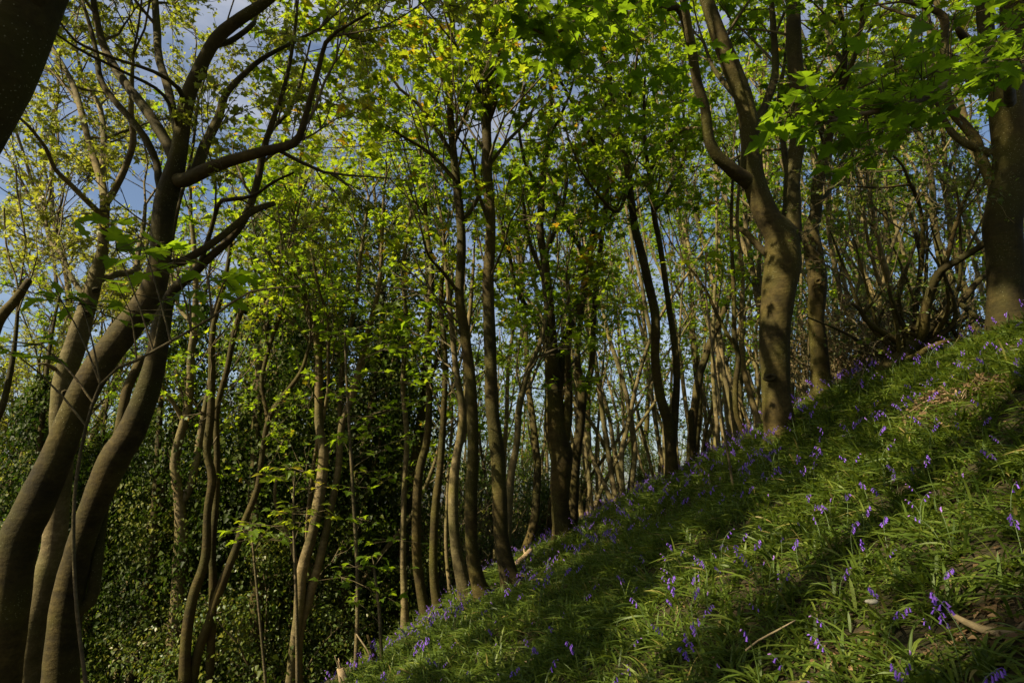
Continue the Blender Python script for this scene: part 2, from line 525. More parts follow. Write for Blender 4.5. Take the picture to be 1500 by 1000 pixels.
gx = axis_coords(-900, 900, -12, 16, 0.14, 1.12)
gy = axis_coords(-300, 1500, -2, 24, 0.14, 1.12)
GX, GY = np.meshgrid(gx, gy, indexing='ij')
GZ = ground(GX, GY)
mb = MB()
i, j = np.meshgrid(np.arange(len(gx) - 1), np.arange(len(gy) - 1), indexing='ij')
ny = len(gy)
mb.add(np.stack([GX, GY, GZ], -1).reshape(-1, 3), np.stack([i * ny + j, (i + 1) * ny + j, (i + 1) * ny + j + 1, i * ny + j + 1], -1).reshape(-1, 4))
tag(mb.build('ground', M['soil']), kind='structure')

# ------------------------------------------------------------------ branching growth
STY = {
    'green': dict(size=0.10, n=5, tmpl=1, mat=1, tint=(0.5, 0.26), sub=4, twig=4, len=(0.8, 1.7), up=1.25, space=0.34),
    'gold': dict(size=0.047, n=9, tmpl=2, mat=1, tint=(0.45, 0.25), sub=5, twig=6, len=(0.7, 1.5), up=0.7, space=0.34),
    'mid': dict(size=0.085, n=4, tmpl=2, mat=1, tint=(0.45, 0.24), sub=4, twig=3, len=(0.6, 1.3), up=0.9, space=0.45),
    'far': dict(size=0.09, n=5, tmpl=2, mat=1, tint=(0.45, 0.24), sub=3, twig=3, len=(0.6, 1.3), up=0.8, space=0.42),
    'shade': dict(size=0.17, n=6, tmpl=2, mat=1, tint=(0.45, 0.24), sub=4, twig=3, len=(0.9, 1.8), up=0.9, space=0.30),
    'bare': dict(size=0.045, n=3, tmpl=3, mat=1, tint=(0.65, 0.3), sub=4, twig=4, len=(0.5, 1.2), up=0.6, space=0.40),
}


NEAR_CLEAR = True


class Grower:
    def __init__(self, rg, style):
        self.r, self.s = rg, STY[style]
        self.lv = {0: ([], []), 1: ([], []), 2: ([], [])}
        self.lp, self.ln, self.ld = [], [], []

    def poly(self, p, d, L, r0, r1, k, wob, lift):
        pts = [p]
        for a in range(k - 1):
            d = unit(d + self.r.normal(size=3) * wob + np.array([0, 0, lift]))
            pts.append(pts[-1] + d * L / (k - 1))
        return np.array(pts), np.linspace(r0, r1, k), d

    def side(self, d, spread=(0.55, 1.05)):
        a = unit(np.cross(d, self.r.normal(size=3)))
        t = self.r.uniform(*spread)
        return unit(d * math.cos(t) + a * math.sin(t))

    def twig(self, p, d, L, r0):
        pts, rad, d2 = self.poly(p, d, L, r0, 0.0022, 4, 0.16, 0.05)
        self.lv[2][0].append(pts); self.lv[2][1].append(rad)
        for a in range(self.s['n']):
            t = self.r.uniform(0.35, 1.0) * 3
            i = min(2, int(t)); q = pts[i] + (pts[i + 1] - pts[i]) * (t - i)
            h = unit(np.array([*self.r.normal(size=2), self.r.normal() * 0.35 - 0.05]) + d2 * 0.5)
            self.lp.append(q + h * self.s['size'] * 0.45)
            self.ld.append(h + np.array([0, 0, -0.15]))
            self.ln.append(np.array([0, 0, self.s['up']]) + self.r.normal(size=3) * 0.55)

    def branch(self, p, d, L, r0):
        # no twig grows across the clearing right where the viewpoint is
        if NEAR_CLEAR:
            for t in (0.0, 0.6, 1.3):
                u_, v_, d_ = project(p + d * L * t)
                if (-0.5 < d_ < 4.6 and -150 < u_ < 1650 and -150 < v_ < 1150) or np.linalg.norm(p + d * L * t - [0, 0, EYE]) < 2.0:
                    return
        pts, rad, _ = self.poly(p, d, L, r0, max(0.003, r0 * 0.35), 6, 0.14, 0.06)
        self.lv[0][0].append(pts); self.lv[0][1].append(rad)
        for a in range(self.s['sub']):
            t = self.r.uniform(0.3, 1.0) * 5
            i = min(4, int(t)); q = pts[i] + (pts[i + 1] - pts[i]) * (t - i)
            dd = self.side(unit(pts[i + 1] - pts[i]))
            L1 = L * self.r.uniform(0.28, 0.55)
            p1, r1, _ = self.poly(q, dd, L1, r0 * 0.45, 0.003, 5, 0.16, 0.05)
            self.lv[1][0].append(p1); self.lv[1][1].append(r1)
            for b in range(self.s['twig']):
                t2 = 4 if b == 0 else self.r.uniform(0.3, 1.0) * 4
                i2 = min(3, int(t2)); q2 = p1[i2] + (p1[i2 + 1] - p1[i2]) * (t2 - i2)
                self.twig(q2, self.side(unit(p1[i2 + 1] - p1[i2]), (0.15, 0.9)), self.r.uniform(0.14, 0.34), 0.0035)
        self.twig(pts[-1], unit(pts[-1] - pts[-2]), 0.3, 0.004)

    def along(self, pts, rad, t0, dens=1.0, k=1.0, rmax=0.14):
        seg = np.linalg.norm(np.diff(pts, axis=0), axis=1)
        arc = np.concatenate([[0], np.cumsum(seg)])
        s = arc[-1] * t0
        while s < arc[-1]:
            i = min(len(seg) - 1, int(np.searchsorted(arc, s) - 1)); i = max(i, 0)
            pm = pts[i][None]
            if rad[i] < rmax and nz(pm, 0.8, 4242)[0] > -0.22:
                p = pts[i] + (pts[i + 1] - pts[i]) * ((s - arc[i]) / max(seg[i], 1e-6))
                d = self.side(unit(pts[i + 1] - pts[i]), (0.6, 1.2))
                d = unit(d + np.array([0, 0, 0.2]))
                L = self.r.uniform(*self.s['len']) * k
                self.branch(p, d, L, min(rad[i] * 0.5, 0.012 + 0.006 * L))
            s += self.s['space'] * self.r.uniform(0.5, 1.5) / dens

    def crown(self, keep=None):
        """crown mesh: slot 0 twigs, slot 1 leaves"""
        mb = MB()
        for l, sides in ((0, 5), (1, 4), (2, 3)):
            tubes_batch(mb, self.lv[l][0], self.lv[l][1], sides, 0)
        if self.lp:
            n = len(self.lp)
            pos = np.array(self.lp)
            m, s = self.s['tint']
            cl = 0.16 * nz(pos, 1.3, int(self.r.integers(1e6)))
            tint = np.clip(m + self.r.normal(size=n) * s * 0.6 + cl, 0, 0.88)
            tint[self.r.random(n) < 0.012] = 1.0
            size = self.s['size'] * np.clip(self.r.lognormal(-0.12, 0.36, n), 0.35, 1.8)
            leaves(mb, pos, np.array(self.ln), np.array(self.ld), size, self.s['tmpl'], self.s['mat'], tint)
        return mb


def spray(g, centre, n, size, spread, rg, lean=(0, 0, 0)):
    """a flat tier of large leaves round a twig end, kept for near boughs and saplings"""
    for a in range(n):
        q = np.asarray(centre) + rg.normal(size=3) * np.array([spread, spread, spread * 0.25])
        h = unit(q - np.asarray(centre) + rg.normal(size=3) * 0.02)
        g.lp.append(q); g.ld.append(h + np.array([0, 0, -0.25]) + np.asarray(lean))
        g.ln.append(np.array([0, 0, 1.0]) + rg.normal(size=3) * 0.28)
        g.lv[2][0].append(np.array([centre + (q - centre) * t for t in (0, 0.33, 0.66, 1.0)])); g.lv[2][1].append(np.array([0.0025] * 3 + [0.0015]))


# ------------------------------------------------------------------ the traced trees
def to_ground(pts, rad):
    """continue a stem from its lowest traced point down into the soil"""
    pts, rad = list(pts), list(rad)
    dirn = unit(pts[0] - pts[1])
    for _ in range(60):
        if pts[0][2] < g1(pts[0][0], pts[0][1]) - 0.12:
            break
        dirn = unit(dirn * 0.75 + np.array([0, 0, -1.0]) * 0.3)
        pts.insert(0, pts[0] + dirn * 0.3); rad.insert(0, rad[0] * 1.015)
    return pts, rad


def trace(path, d, dd=0.0, wob=0.0, rg=None):
    n = len(path)
    pts, rad = [], []
    for k, e in enumerate(path):
        t = k / max(1, n - 1)
        de = e[3] if len(e) > 3 else d + dd * t
        pts.append(P(e[0], e[1], de)); rad.append(e[2] / 2 * de / FPX)
    return pts, rad


def hero(name, label, d, trunks, limbs=(), style='green', t0=0.4, dens=1.0, bark='bark', leafm=None, k=1.0, group=None, lead=True, leads=1.5, zmin=None, sides=18,
         flare=0.5, rmax=0.14, boughs=(), cat='tree', seed=None, keep=None, ws=1.0):
    seed = seed if seed is not None else abs(hash(label)) % 9973
    seed = sum(ord(ch) * (q + 1) for q, ch in enumerate(label)) % 99991
    rg = np.random.default_rng(seed)
    trunks = [[(e[0], e[1], e[2] * ws, *e[3:]) for e in t] for t in trunks]
    limbs = [([(e[0], e[1], e[2] * ws, *e[3:]) for e in l[0]], *l[1:]) for l in limbs]
    first, fr = to_ground(*trace(trunks[0], d))
    base = first[0].copy(); base[2] = g1(base[0], base[1])
    root = thing(name, label, cat, base, group)
    g = Grower(rg, style)
    mb = MB()
    grown = []
    for q, tr in enumerate(trunks):
        p, r = (first, fr) if q == 0 else to_ground(*trace(tr, d + 0.12 * q))
        gz = g1(p[0][0], p[0][1])
        pp, rr = resample(p, r, 0.10 if d < 9 else 0.16)
        tube(mb, pp, rr, sides, 0.07, seed + q, gz, 0, True, 0.004, flare)
        grown.append((pp, rr, t0))
    tr = mb.build('trunk', M[bark], root)
    kid(root, tr)
    for q, lm in enumerate(limbs):
        path, dd = lm[0], lm[1]
        best, d0 = 1e9, d
        for gp, gr, _t in grown:
            uu, vv, de = project(gp)
            e_ = (uu - path[0][0]) ** 2 + (vv - path[0][1]) ** 2
            m_ = int(np.argmin(e_))
            if e_[m_] < best:
                best, d0 = e_[m_], de[m_]
                par = (gp, gr, m_)
        p, r = trace(path, d0, dd)
        gp, gr, m_ = par
        if best < (gr[m_] / d0 * FPX) ** 2 * 1.5:      # grow out of the parent: start lower down inside it
            st = np.linalg.norm(gp[1] - gp[0])
            m2 = max(0, m_ - int(round((1.5 * gr[m_] + 0.10) / st)))
            p[0] = gp[m_] * 0.6 + p[0] * 0.4
            p.insert(0, gp[m2]); r.insert(0, min(gr[m2] * 0.85, r[0] * 1.35))
        pp, rr = resample(p, r, 0.09 if d < 9 else 0.14)
        lb = MB()
        tube(lb, pp, rr, max(8, sides - 6), 0.08, seed + 20 + q, None, 0, True, 0.004)
        kid(root, lb.build('limb', M[bark], root))
        grown.append((pp, rr, lm[2] if len(lm) > 2 else 0.25))
    for pp, rr, tt in grown:
        if tt < 1:
            g.along(pp, rr, tt, dens, k, rmax)
        if lead and leads > 0 and rr[-1] > 0.012 and tt < 1:
            e = unit(pp[-1] - pp[-2])
            for a in range(2):
                dr = unit(e + rg.normal(size=3) * 0.25 + np.array([0, 0, 0.2]))
                lp, lr, _ = g.poly(pp[-1], dr, rg.uniform(0.6, 1.2) * leads, rr[-1] * 0.75, 0.008, 6, 0.12, 0.08)
                g.lv[0][0].append(lp); g.lv[0][1].append(lr)
                g.along(lp, lr, 0.1, dens * 0.55, k)
    for b in boughs:
        b(g, rg, d)
    if zmin is not None:
        pass
    cr = g.crown().build('crown', [M['bark_thin'], M[leafm or ('leaf_gold' if style == 'gold' else 'leaf')]], root)
    kid(root, cr)
    return root


def bough(root, path4, size=0.13, tier=6, t0=0.35, gap=0.22, reach=(0.12, 0.38), name='bough', leafm='leaf', tint=(0.3, 0.15), seed=1, bark='bark_thin', at=()):
    """a leafy near branch: woody axis plus flat tiers of full leaves, one child mesh"""
    rg = np.random.default_rng(seed)
    p, r = trace(path4, 5)
    pp, rr = resample(p, r, 0.07)
    mb = MB()
    tube(mb, pp, rr, 8, 0.08, seed, None, 0)
    g = Grower(rg, 'green')
    L = len(pp)
    k = int(L * t0)
    while k < L:
        a = min(k, L - 1)
        d = unit(pp[min(a + 1, L - 1)] - pp[a - 1])
        sd = g.side(d, (0.6, 1.3)); sd[2] *= 0.4
        tip = pp[a] + unit(sd) * rg.uniform(*reach)
        tw = np.array([pp[a], pp[a] * 0.66 + tip * 0.34 + [0, 0, 0.02], pp[a] * 0.33 + tip * 0.67 + [0, 0, 0.02], tip])
        g.lv[2][0].append(tw); g.lv[2][1].append(np.array([0.004, 0.0035, 0.003, 0.0025]))
        spray(g, tip, max(3, int(tier * rg.uniform(0.7, 1.3))), size, size * 0.85, rg)
        k += max(1, int(gap / 0.07 * rg.uniform(0.6, 1.4)))
    for (u, v, d, n) in at:
        tip = P(u, v, d)
        j = int(np.argmin(((pp - tip) ** 2).sum(1)))
        tw = np.array([pp[j] + (tip - pp[j]) * t + np.array([0, 0, 0.05 * t * (1 - t)]) for t in (0, 0.33, 0.66, 1)])
        g.lv[2][0].append(tw); g.lv[2][1].append(np.array([0.005, 0.004, 0.0035, 0.0025]))
        spray(g, tip, n, size, size * 0.9, rg)
    spray(g, pp[-1], tier, size, size * 0.8, rg)
    tubes_batch(mb, g.lv[2][0], g.lv[2][1], 4, 0)
    n = len(g.lp)
    leaves(mb, np.array(g.lp), np.array(g.ln), np.array(g.ld), size * rg.uniform(0.6, 1.2, n), 0, 1, np.clip(rg.normal(tint[0], tint[1], n), 0, 0.85))
    o = mb.build(name, [M[bark], M[leafm]], root)
    kid(root, o)
    return o


# --- leaning trunk at the top corner
hero('sycamore_tree', 'massive shaded trunk leaning in overhead, nearest of all, with no fork in view', 3.0,
     [[(-260, 720, 120), (-190, 480, 118), (-120, 290, 116), (-70, 185, 120), (-30, 130, 112), (2, 75, 104), (32, 5, 98), (60, -60, 92), (110, -170, 80), (150, -330, 66)]],
     [([(60, -60, 40), (-40, -200, 34), (-120, -360, 26)], 1.4), ([(100, -160, 40), (220, -300, 32), (330, -420, 24)], 0.8), ([(110, -170, 40, 3.0), (230, -300, 34, 3.8), (360, -400, 28, 4.8), (440, -440, 22, 5.5), (500, -500, 14, 6.1)], 0, 0.4), ([(130, -250, 36, 3.0), (290, -430, 30, 4.0), (460, -560, 24, 5.0), (580, -560, 16, 5.8)], 0, 0.35), ([(32, -10, 30), (-20, -220, 24), (-90, -400, 18)], 0.9)],  # two long limbs added unseen above the frame to shade the uphill bole
     'green', 0.86, 1.0, k=1.3, sides=28, leads=2.0)

# --- big dark leaning sycamore with wide fan of limbs
bigfan = hero('sycamore_tree', 'large dark sweeping trunk with a wide fan of limbs and a long crooked side limb', 5.6,
     [[(0, 1010, 62), (10, 900, 62), (25, 800, 60), (50, 740, 57), (82, 672, 51), (106, 610, 47), (142, 540, 47), (185, 482, 45), (218, 435, 41), (233, 390, 37), (237, 333, 35),
       (244, 290, 36), (256, 250, 32), (263, 217, 26), (273, 150, 24), (293, 100, 22), (317, 57, 21), (353, 27, 19), (393, 0, 17), (440, -50, 13)]],
     [([(254, 270, 26), (270, 264, 25), (293, 253, 24), (333, 237, 20), (383, 223, 17), (430, 210, 15), (443, 187, 12), (453, 150, 10), (467, 100, 8), (477, 63, 7), (493, 47, 6), (540, 20, 4)], -0.5, 0.45),
      ([(275, 264, 18), (288, 248, 18), (300, 213, 17), (320, 173, 14), (330, 140, 12), (353, 113, 10), (383, 87, 8), (420, 67, 6), (467, 43, 5)], 0.9, 0.4),
      ([(250, 240, 20), (237, 197, 18), (213, 160, 17), (187, 127, 15), (167, 97, 14), (150, 63, 12), (140, 20, 10), (132, -30, 8)], 0.8, 0.35),
      ([(240, 300, 13), (232, 262, 13), (230, 240, 12), (213, 203, 12), (190, 173, 11), (167, 147, 10), (147, 117, 10), (143, 90, 9), (135, 50, 7), (120, 0, 5)], 0.3, 0.35),
      ([(260, 210, 14), (247, 133, 13), (233, 87, 13), (230, 43, 12), (227, 0, 11), (225, -60, 8)], 1.2, 0.3),
      ([(247, 390, 15), (267, 383, 14), (310, 357, 13), (337, 336, 12), (365, 313, 11), (385, 303, 10), (402, 298, 9)], 0.5, 1.0),
      ([(272, 160, 9), (262, 130, 8), (225, 105, 6), (165, 85, 5), (110, 60, 4), (80, 20, 3)], -0.7, 0.4),
      ([(264, 205, 7), (240, 140, 6), (180, 105, 5), (120, 75, 4), (75, 45, 3)], -0.8, 0.5),
      ([(310, 70, 11), (335, 62, 10), (360, 45, 9), (372, 34, 8)], 0.4, 0.9)],
     'gold', 0.80, 1.0, k=0.95, sides=26, ws=0.85)
# broken pale snag and stub on it are built with the pale stem behind
palestem = hero('sycamore_tree', 'sunlit pale trunk with a broken snag, tucked behind the dark sweeping one', 6.8,
     [[(40, 1010, 46), (46, 940, 42), (62, 870, 40), (76, 815, 38), (84, 750, 34), (90, 690, 32), (88, 640, 31), (90, 583, 32), (101, 533, 33), (118, 483, 30), (132, 433, 25), (142, 400, 23), (150, 367, 18), (152, 333, 16), (154, 296, 15)]],
     [([(154, 305, 14), (152, 285, 13), (147, 260, 12), (130, 207, 10), (120, 167, 10), (110, 133, 9), (100, 110, 8), (83, 80, 6), (60, 40, 4)], 0.8, 0.4),
      ([(147, 262, 11), (150, 240, 10), (152, 200, 10), (147, 160, 8), (137, 140, 7), (120, 110, 5), (110, 60, 4)], 1.2, 0.3),
      ([(155, 300, 12), (163, 287, 11), (183, 247, 10), (195, 207, 10), (192, 167, 9), (193, 127, 7), (195, 80, 5)], -0.4, 0.35),
      ([(150, 318, 10), (130, 297, 9), (100, 267, 8), (80, 247, 7), (67, 217, 6), (40, 183, 5), (13, 160, 4)], -0.8, 0.35),
      ([(145, 416, 11), (158, 406, 11), (173, 401, 12), (197, 396, 10), (203, 366, 8), (210, 333, 7), (213, 300, 5)], 0.8, 0.5),
      ([(122, 440, 10), (103, 403, 8), (90, 373, 7), (73, 353, 6), (65, 310, 4)], 0.6, 0.5),
      ([(92, 546, 8), (80, 540, 7), (67, 533, 5), (57, 533, 2)], -0.3, 1.0)],
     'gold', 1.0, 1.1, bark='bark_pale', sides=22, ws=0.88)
mossy = hero('sycamore_tree', 'stout mossy trunk with a short pale side stem, just uphill of the dark sweeping one', 6.2,
     [[(88, 1010, 56), (96, 900, 50), (113, 816, 43), (134, 750, 43), (166, 676, 49), (188, 640, 47), (204, 605, 44), (220, 560, 38), (229, 525, 34), (236, 480, 33), (242, 450, 27), (256, 423, 18), (277, 407, 15), (307, 377, 14),
       (337, 350, 13), (360, 317, 13), (377, 267, 12), (387, 217, 11), (403, 167, 9), (413, 140, 8), (425, 90, 6), (435, 20, 5)],
      ],
     [([(150, 668, 16), (172, 640, 16), (180, 600, 16), (187, 567, 16), (200, 540, 15), (207, 522, 12)], 0.3, 1.0),
      ([(118, 905, 24), (132, 880, 20), (141, 830, 19), (146, 780, 18), (152, 735, 18), (165, 690, 14)], 0.25, 1.0),
      ([(290, 397, 9), (305, 350, 8), (320, 300, 7), (333, 293, 7), (370, 287, 6), (400, 267, 5), (430, 253, 4)], -0.5, 0.4),
      ([(237, 470, 10), (241, 420, 9), (250, 360, 8), (262, 300, 6), (280, 230, 5), (290, 150, 4)], 1.0, 0.4),
      ([(383, 235, 8), (395, 195, 7), (425, 160, 6), (440, 120, 5), (455, 60, 3)], 0.7, 0.3)],
     'gold', 0.80, 1.1, sides=22, ws=0.84)
hero('sycamore_tree', 'thin dark snapped trunk at the edge of the wood, low on the bank', 6.0,
     [[(-60, 900, 20), (-40, 700, 18), (-28, 560, 17), (-10, 490, 16), (2, 463, 15), (20, 443, 13), (33, 425, 11), (43, 410, 9)]], [([(-20, 640, 10), (2, 600, 9), (14, 550, 8), (22, 500, 6), (28, 430, 4)], 0.3, 0.6)],
     'gold', 1.0, 0.5, sides=14)

# --- pale slender stems in the hollow
hero('sycamore_tree', 'pale forked stem lit by sun, its foot hidden in ivy', 13.0,
     [[(262, 860, 21), (265, 806, 20), (265, 770, 18), (262, 730, 15), (256, 680, 13), (262, 645, 12), (272, 610, 12), (278, 575, 11), (280, 520, 10), (285, 476, 9), (287, 416, 8), (285, 370, 7), (280, 320, 6)]],
     [([(264, 745, 12), (275, 720, 12), (286, 685, 12), (291, 650, 10), (300, 600, 9), (309, 550, 8), (312, 500, 6)], 0.6), ([(268, 620, 7), (254, 590, 6), (242, 575, 5), (234, 560, 4)], -0.4), ([(284, 480, 6), (262, 450, 5), (250, 400, 4), (246, 350, 3)], 0.5)],
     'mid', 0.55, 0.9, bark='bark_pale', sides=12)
hero('sycamore_tree', 'brown many-stemmed coppice tree rising from the ivy hollow', 11.5,
     [[(270, 1010, 18), (273, 933, 15), (283, 873, 15), (301, 816, 13), (304, 750, 11), (311, 700, 12), (303, 660, 11), (308, 616, 11), (310, 566, 10), (310, 516, 9), (313, 476, 8), (325, 430, 7), (335, 380, 6), (340, 330, 5)],
      [(283, 1005, 15), (287, 966, 14), (307, 906, 13), (327, 850, 13), (347, 800, 11), (357, 766, 10), (377, 716, 9), (384, 666, 8), (393, 616, 8), (410, 586, 7), (440, 546, 6), (455, 500, 5)],
      [(306, 1005, 13), (310, 926, 12), (312, 850, 11), (311, 800, 10), (316, 740, 9), (318, 680, 9), (318, 600, 8), (333, 540, 8), (347, 473, 8), (373, 423, 7), (397, 400, 6), (420, 370, 4)]],
     [([(392, 622, 6), (390, 600, 6), (383, 560, 6), (397, 500, 6), (417, 446, 5), (425, 400, 4)], 0.3)],
     'mid', 0.6, 0.9, sides=12)
hero('sycamore_tree', 'twin-stemmed pale sycamore with a dead side stem, among leafy tiers', 12.0,
     [[(424, 1010, 14), (430, 950, 13), (437, 900, 15), (443, 833, 16), (457, 783, 15), (467, 733, 17), (474, 666, 15), (467, 616, 12), (467, 533, 11), (463, 493, 10), (450, 450, 9), (440, 400, 7), (432, 350, 6)],
      [(436, 1010, 15), (437, 933, 15), (453, 873, 14), (467, 823, 12), (480, 766, 11), (495, 690, 10), (500, 626, 10), (520, 566, 10), (537, 493, 9), (550, 446, 8), (557, 400, 6), (560, 340, 5), (562, 280, 4)]],
     [([(433, 845, 7), (427, 800, 6), (410, 756, 6), (402, 726, 5), (405, 703, 4)], -0.3, 1.0), ([(500, 640, 7), (498, 590, 7), (502, 530, 7), (512, 483, 7), (523, 433, 7), (527, 383, 6), (533, 343, 5), (540, 290, 4)], 0.6),
      ([(466, 540, 7), (476, 480, 6), (488, 450, 5), (500, 400, 4)], 0.7), ([(452, 458, 6), (440, 430, 5), (415, 405, 4), (398, 380, 3)], -0.5)],
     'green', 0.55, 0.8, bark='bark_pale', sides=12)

# --- row of trunks at the foot of the bank
rowg = 'slim trunks in a row at the foot of the bank'
hero('sycamore_tree', 'slim sunlit trunk farthest down the row at the foot of the bank', 12.6,
     [[(593, 922, 12), (592, 866, 10), (590, 816, 9), (592, 716, 8), (596, 640, 8), (590, 560, 7), (596, 480, 7), (590, 400, 6), (600, 320, 5)]], [], 'mid', 0.5, 0.9, bark='bark_pale', sides=10)
hero('sycamore_tree', 'dark slim trunk just uphill of the slim sunlit one', 12.2,
     [[(630, 926, 16), (617, 866, 14), (610, 800, 14), (613, 700, 13), (626, 640, 11), (629, 560, 9), (627, 480, 9), (632, 400, 8), (625, 330, 7), (618, 250, 5)]],
     [([(628, 500, 6), (645, 455, 5), (655, 420, 4)], 0.4), ([(630, 560, 6), (648, 500, 5), (660, 440, 4), (664, 380, 3)], 0.6)], 'green', 0.5, 0.8, sides=12)
hero('sycamore_tree', 'dark curved trunk hooking at its foot, between the slim and the stout ones', 11.5,
     [[(643, 903, 15), (636, 850, 13), (635, 800, 12), (638, 740, 12), (645, 680, 10), (650, 600, 9), (652, 520, 8), (646, 440, 7), (652, 360, 6)]], [], 'green', 0.5, 0.7, sides=12)
hero('sycamore_tree', 'brown forked trunk close behind the stout straight one', 11.0,
     [[(684, 872, 19), (670, 815, 16), (664, 750, 15), (666, 690, 14), (674, 640, 12), (677, 600, 11), (668, 540, 9), (662, 480, 8), (656, 420, 7), (650, 360, 5)]],
     [([(672, 660, 10), (682, 620, 10), (684, 575, 10), (682, 520, 8), (690, 440, 6), (694, 380, 4)], 0.4)], 'mid', 0.55, 0.9, bark='bark_pale', sides=12)
hero('sycamore_tree', 'straight brown trunk with a spreading foot, next in line before the tallest one', 10.2,
     [[(714, 884, 28), (703, 862, 22), (692, 810, 19), (690, 733, 18), (693, 666, 17), (690, 566, 16), (680, 483, 15), (673, 433, 14), (676, 366, 14), (674, 316, 13), (667, 250, 12), (661, 190, 11), (659, 143, 10), (660, 83, 8), (663, 27, 7), (665, -40, 5)]],
     [([(676, 330, 7), (700, 290, 6), (712, 250, 4)], 0.5), ([(664, 230, 7), (640, 190, 6), (610, 150, 5), (585, 130, 4), (560, 90, 3)], -0.4), ([(660, 150, 6), (640, 100, 5), (615, 60, 4), (600, 10, 3)], 0.6),
      ([(672, 430, 6), (650, 400, 5), (628, 375, 4), (618, 340, 3)], -0.7), ([(663, 215, 6), (680, 170, 5), (692, 120, 4), (700, 60, 3)], -0.6), ([(668, 270, 6), (630, 225, 5), (590, 200, 4), (545, 170, 3)], -1.0)],
     'green', 0.42, 1.5, k=1.2)
hero('sycamore_tree', 'tallest lichen-flecked trunk, curving in at its foot at the bluebell edge', 9.6,
     [[(755, 868, 30), (744, 835, 25), (735, 790, 22), (732, 733, 22), (729, 666, 22), (721, 600, 20), (719, 540, 18), (717, 483, 18), (715, 416, 17), (719, 333, 15), (714, 260, 15), (713, 200, 14), (713, 140, 13), (717, 83, 13), (725, 33, 12), (733, 0, 11), (740, -70, 8)]],
     [([(716, 190, 6), (728, 140, 6), (731, 90, 5), (728, 40, 4), (724, -10, 3)], -0.3, 0.3), ([(719, 120, 7), (740, 75, 6), (765, 35, 5), (790, -10, 3)], -0.6), ([(716, 330, 6), (700, 280, 5), (690, 230, 4), (670, 200, 3)], -0.8),
      ([(718, 70, 8), (705, 30, 7), (692, -20, 5)], 0.5), ([(716, 250, 6), (745, 205, 5), (770, 180, 4), (790, 140, 3)], 0.6), ([(715, 160, 6), (690, 110, 5), (670, 70, 4)], -0.9)],
     'green', 0.50, 1.35, k=1.2)
hero('sycamore_tree', 'bent sunlit stem leaning uphill from behind the tallest trunk', 10.4,
     [[(742, 830, 14), (743, 780, 13), (748, 700, 12), (757, 650, 10), (760, 600, 10), (767, 566, 9), (777, 533, 8), (792, 500, 7), (800, 450, 6), (795, 400, 5), (806, 340, 4)]], [([(765, 575, 5), (778, 560, 5), (790, 530, 3)], 0.4)],
     'green', 0.55, 0.9, bark='bark_pale', sides=12)

# --- central thick bole with its fans
hero('sycamore_tree', 'thick dark bole swelling below a fan of upright limbs, mid-slope', 12.0,
     [[(827, 797, 30), (824, 768, 27), (820, 735, 26), (821, 700, 30), (822, 666, 34), (814, 630, 32), (812, 600, 29), (810, 566, 24), (807, 500, 19), (803, 433, 14), (798, 383, 12), (791, 333, 11), (797, 250, 9), (805, 200, 8), (807, 133, 6), (805, 70, 5)]],
     [([(816, 580, 20), (819, 550, 17), (826, 505, 13), (834, 480, 11), (853, 443, 9), (860, 400, 8), (867, 353, 7), (874, 300, 6), (880, 240, 5), (884, 180, 4)], 0.7, 0.4), ([(806, 520, 11), (795, 480, 8), (767, 443, 7), (753, 410, 6), (747, 376, 5), (735, 330, 4)], -0.5, 0.4),
      ([(828, 660, 14), (831, 620, 14), (833, 570, 12), (832, 520, 9), (836, 470, 7)], -0.2, 0.7), ([(803, 420, 7), (785, 380, 6), (770, 330, 5), (765, 280, 4), (750, 220, 3)], 0.6), ([(797, 380, 7), (815, 330, 6), (830, 270, 5), (825, 210, 4)], 0.8),
      ([(795, 280, 6), (770, 240, 5), (760, 180, 4), (770, 120, 3)], -0.6), ([(806, 200, 5), (830, 150, 4), (845, 100, 3)], -0.7)],
     'green', 0.5, 0.7, k=1.05)
hero('sycamore_tree', 'black sinuous stem crowding close behind the thick bole', 12.6,
     [[(838, 790, 16), (840, 740, 15), (843, 680, 14), (850, 620, 14), (853, 575, 13), (846, 533, 9), (847, 500, 8), (853, 450, 8), (855, 383, 8), (845, 355, 7), (822, 320, 6), (810, 270, 5)]],
     [([(852, 590, 11), (860, 560, 10), (867, 533, 9), (870, 466, 8), (877, 383, 8), (885, 320, 7), (890, 270, 6), (900, 210, 4)], 0.5), ([(856, 370, 5), (880, 340, 4), (905, 300, 3)], -0.5)], 'green', 0.6, 0.5, sides=12)
gtree = hero('sycamore_tree', 'slender dark tree forking low into twin wavy stems, on the brow', 12.0,
     [[(986, 714, 20), (984, 690, 18), (983, 660, 17), (980, 623, 16), (968, 583, 14), (960, 533, 13), (960, 466, 13), (950, 416, 13), (937, 360, 12), (930, 333, 11), (924, 290, 11), (917, 233, 10), (900, 167, 8), (887, 93, 7), (863, 43, 6), (837, 0, 5), (820, -40, 4)]],
     [([(984, 655, 14), (988, 616, 12), (991, 533, 10), (980, 450, 9), (967, 360, 8), (959, 320, 8), (950, 250, 6), (943, 183, 5), (945, 110, 3)], 0.6, 0.4), ([(915, 233, 7), (896, 228, 6), (877, 220, 6), (853, 177, 5), (820, 117, 4), (787, 60, 3)], -0.8, 0.4),
      ([(922, 270, 6), (905, 310, 5), (880, 290, 4), (850, 250, 3)], -1.0, 0.4), ([(905, 180, 5), (925, 130, 4), (935, 70, 3)], -0.6), ([(958, 310, 6), (985, 270, 5), (1005, 220, 4), (1000, 160, 3)], 0.4)],
     'green', 0.50, 0.9, k=1.1)

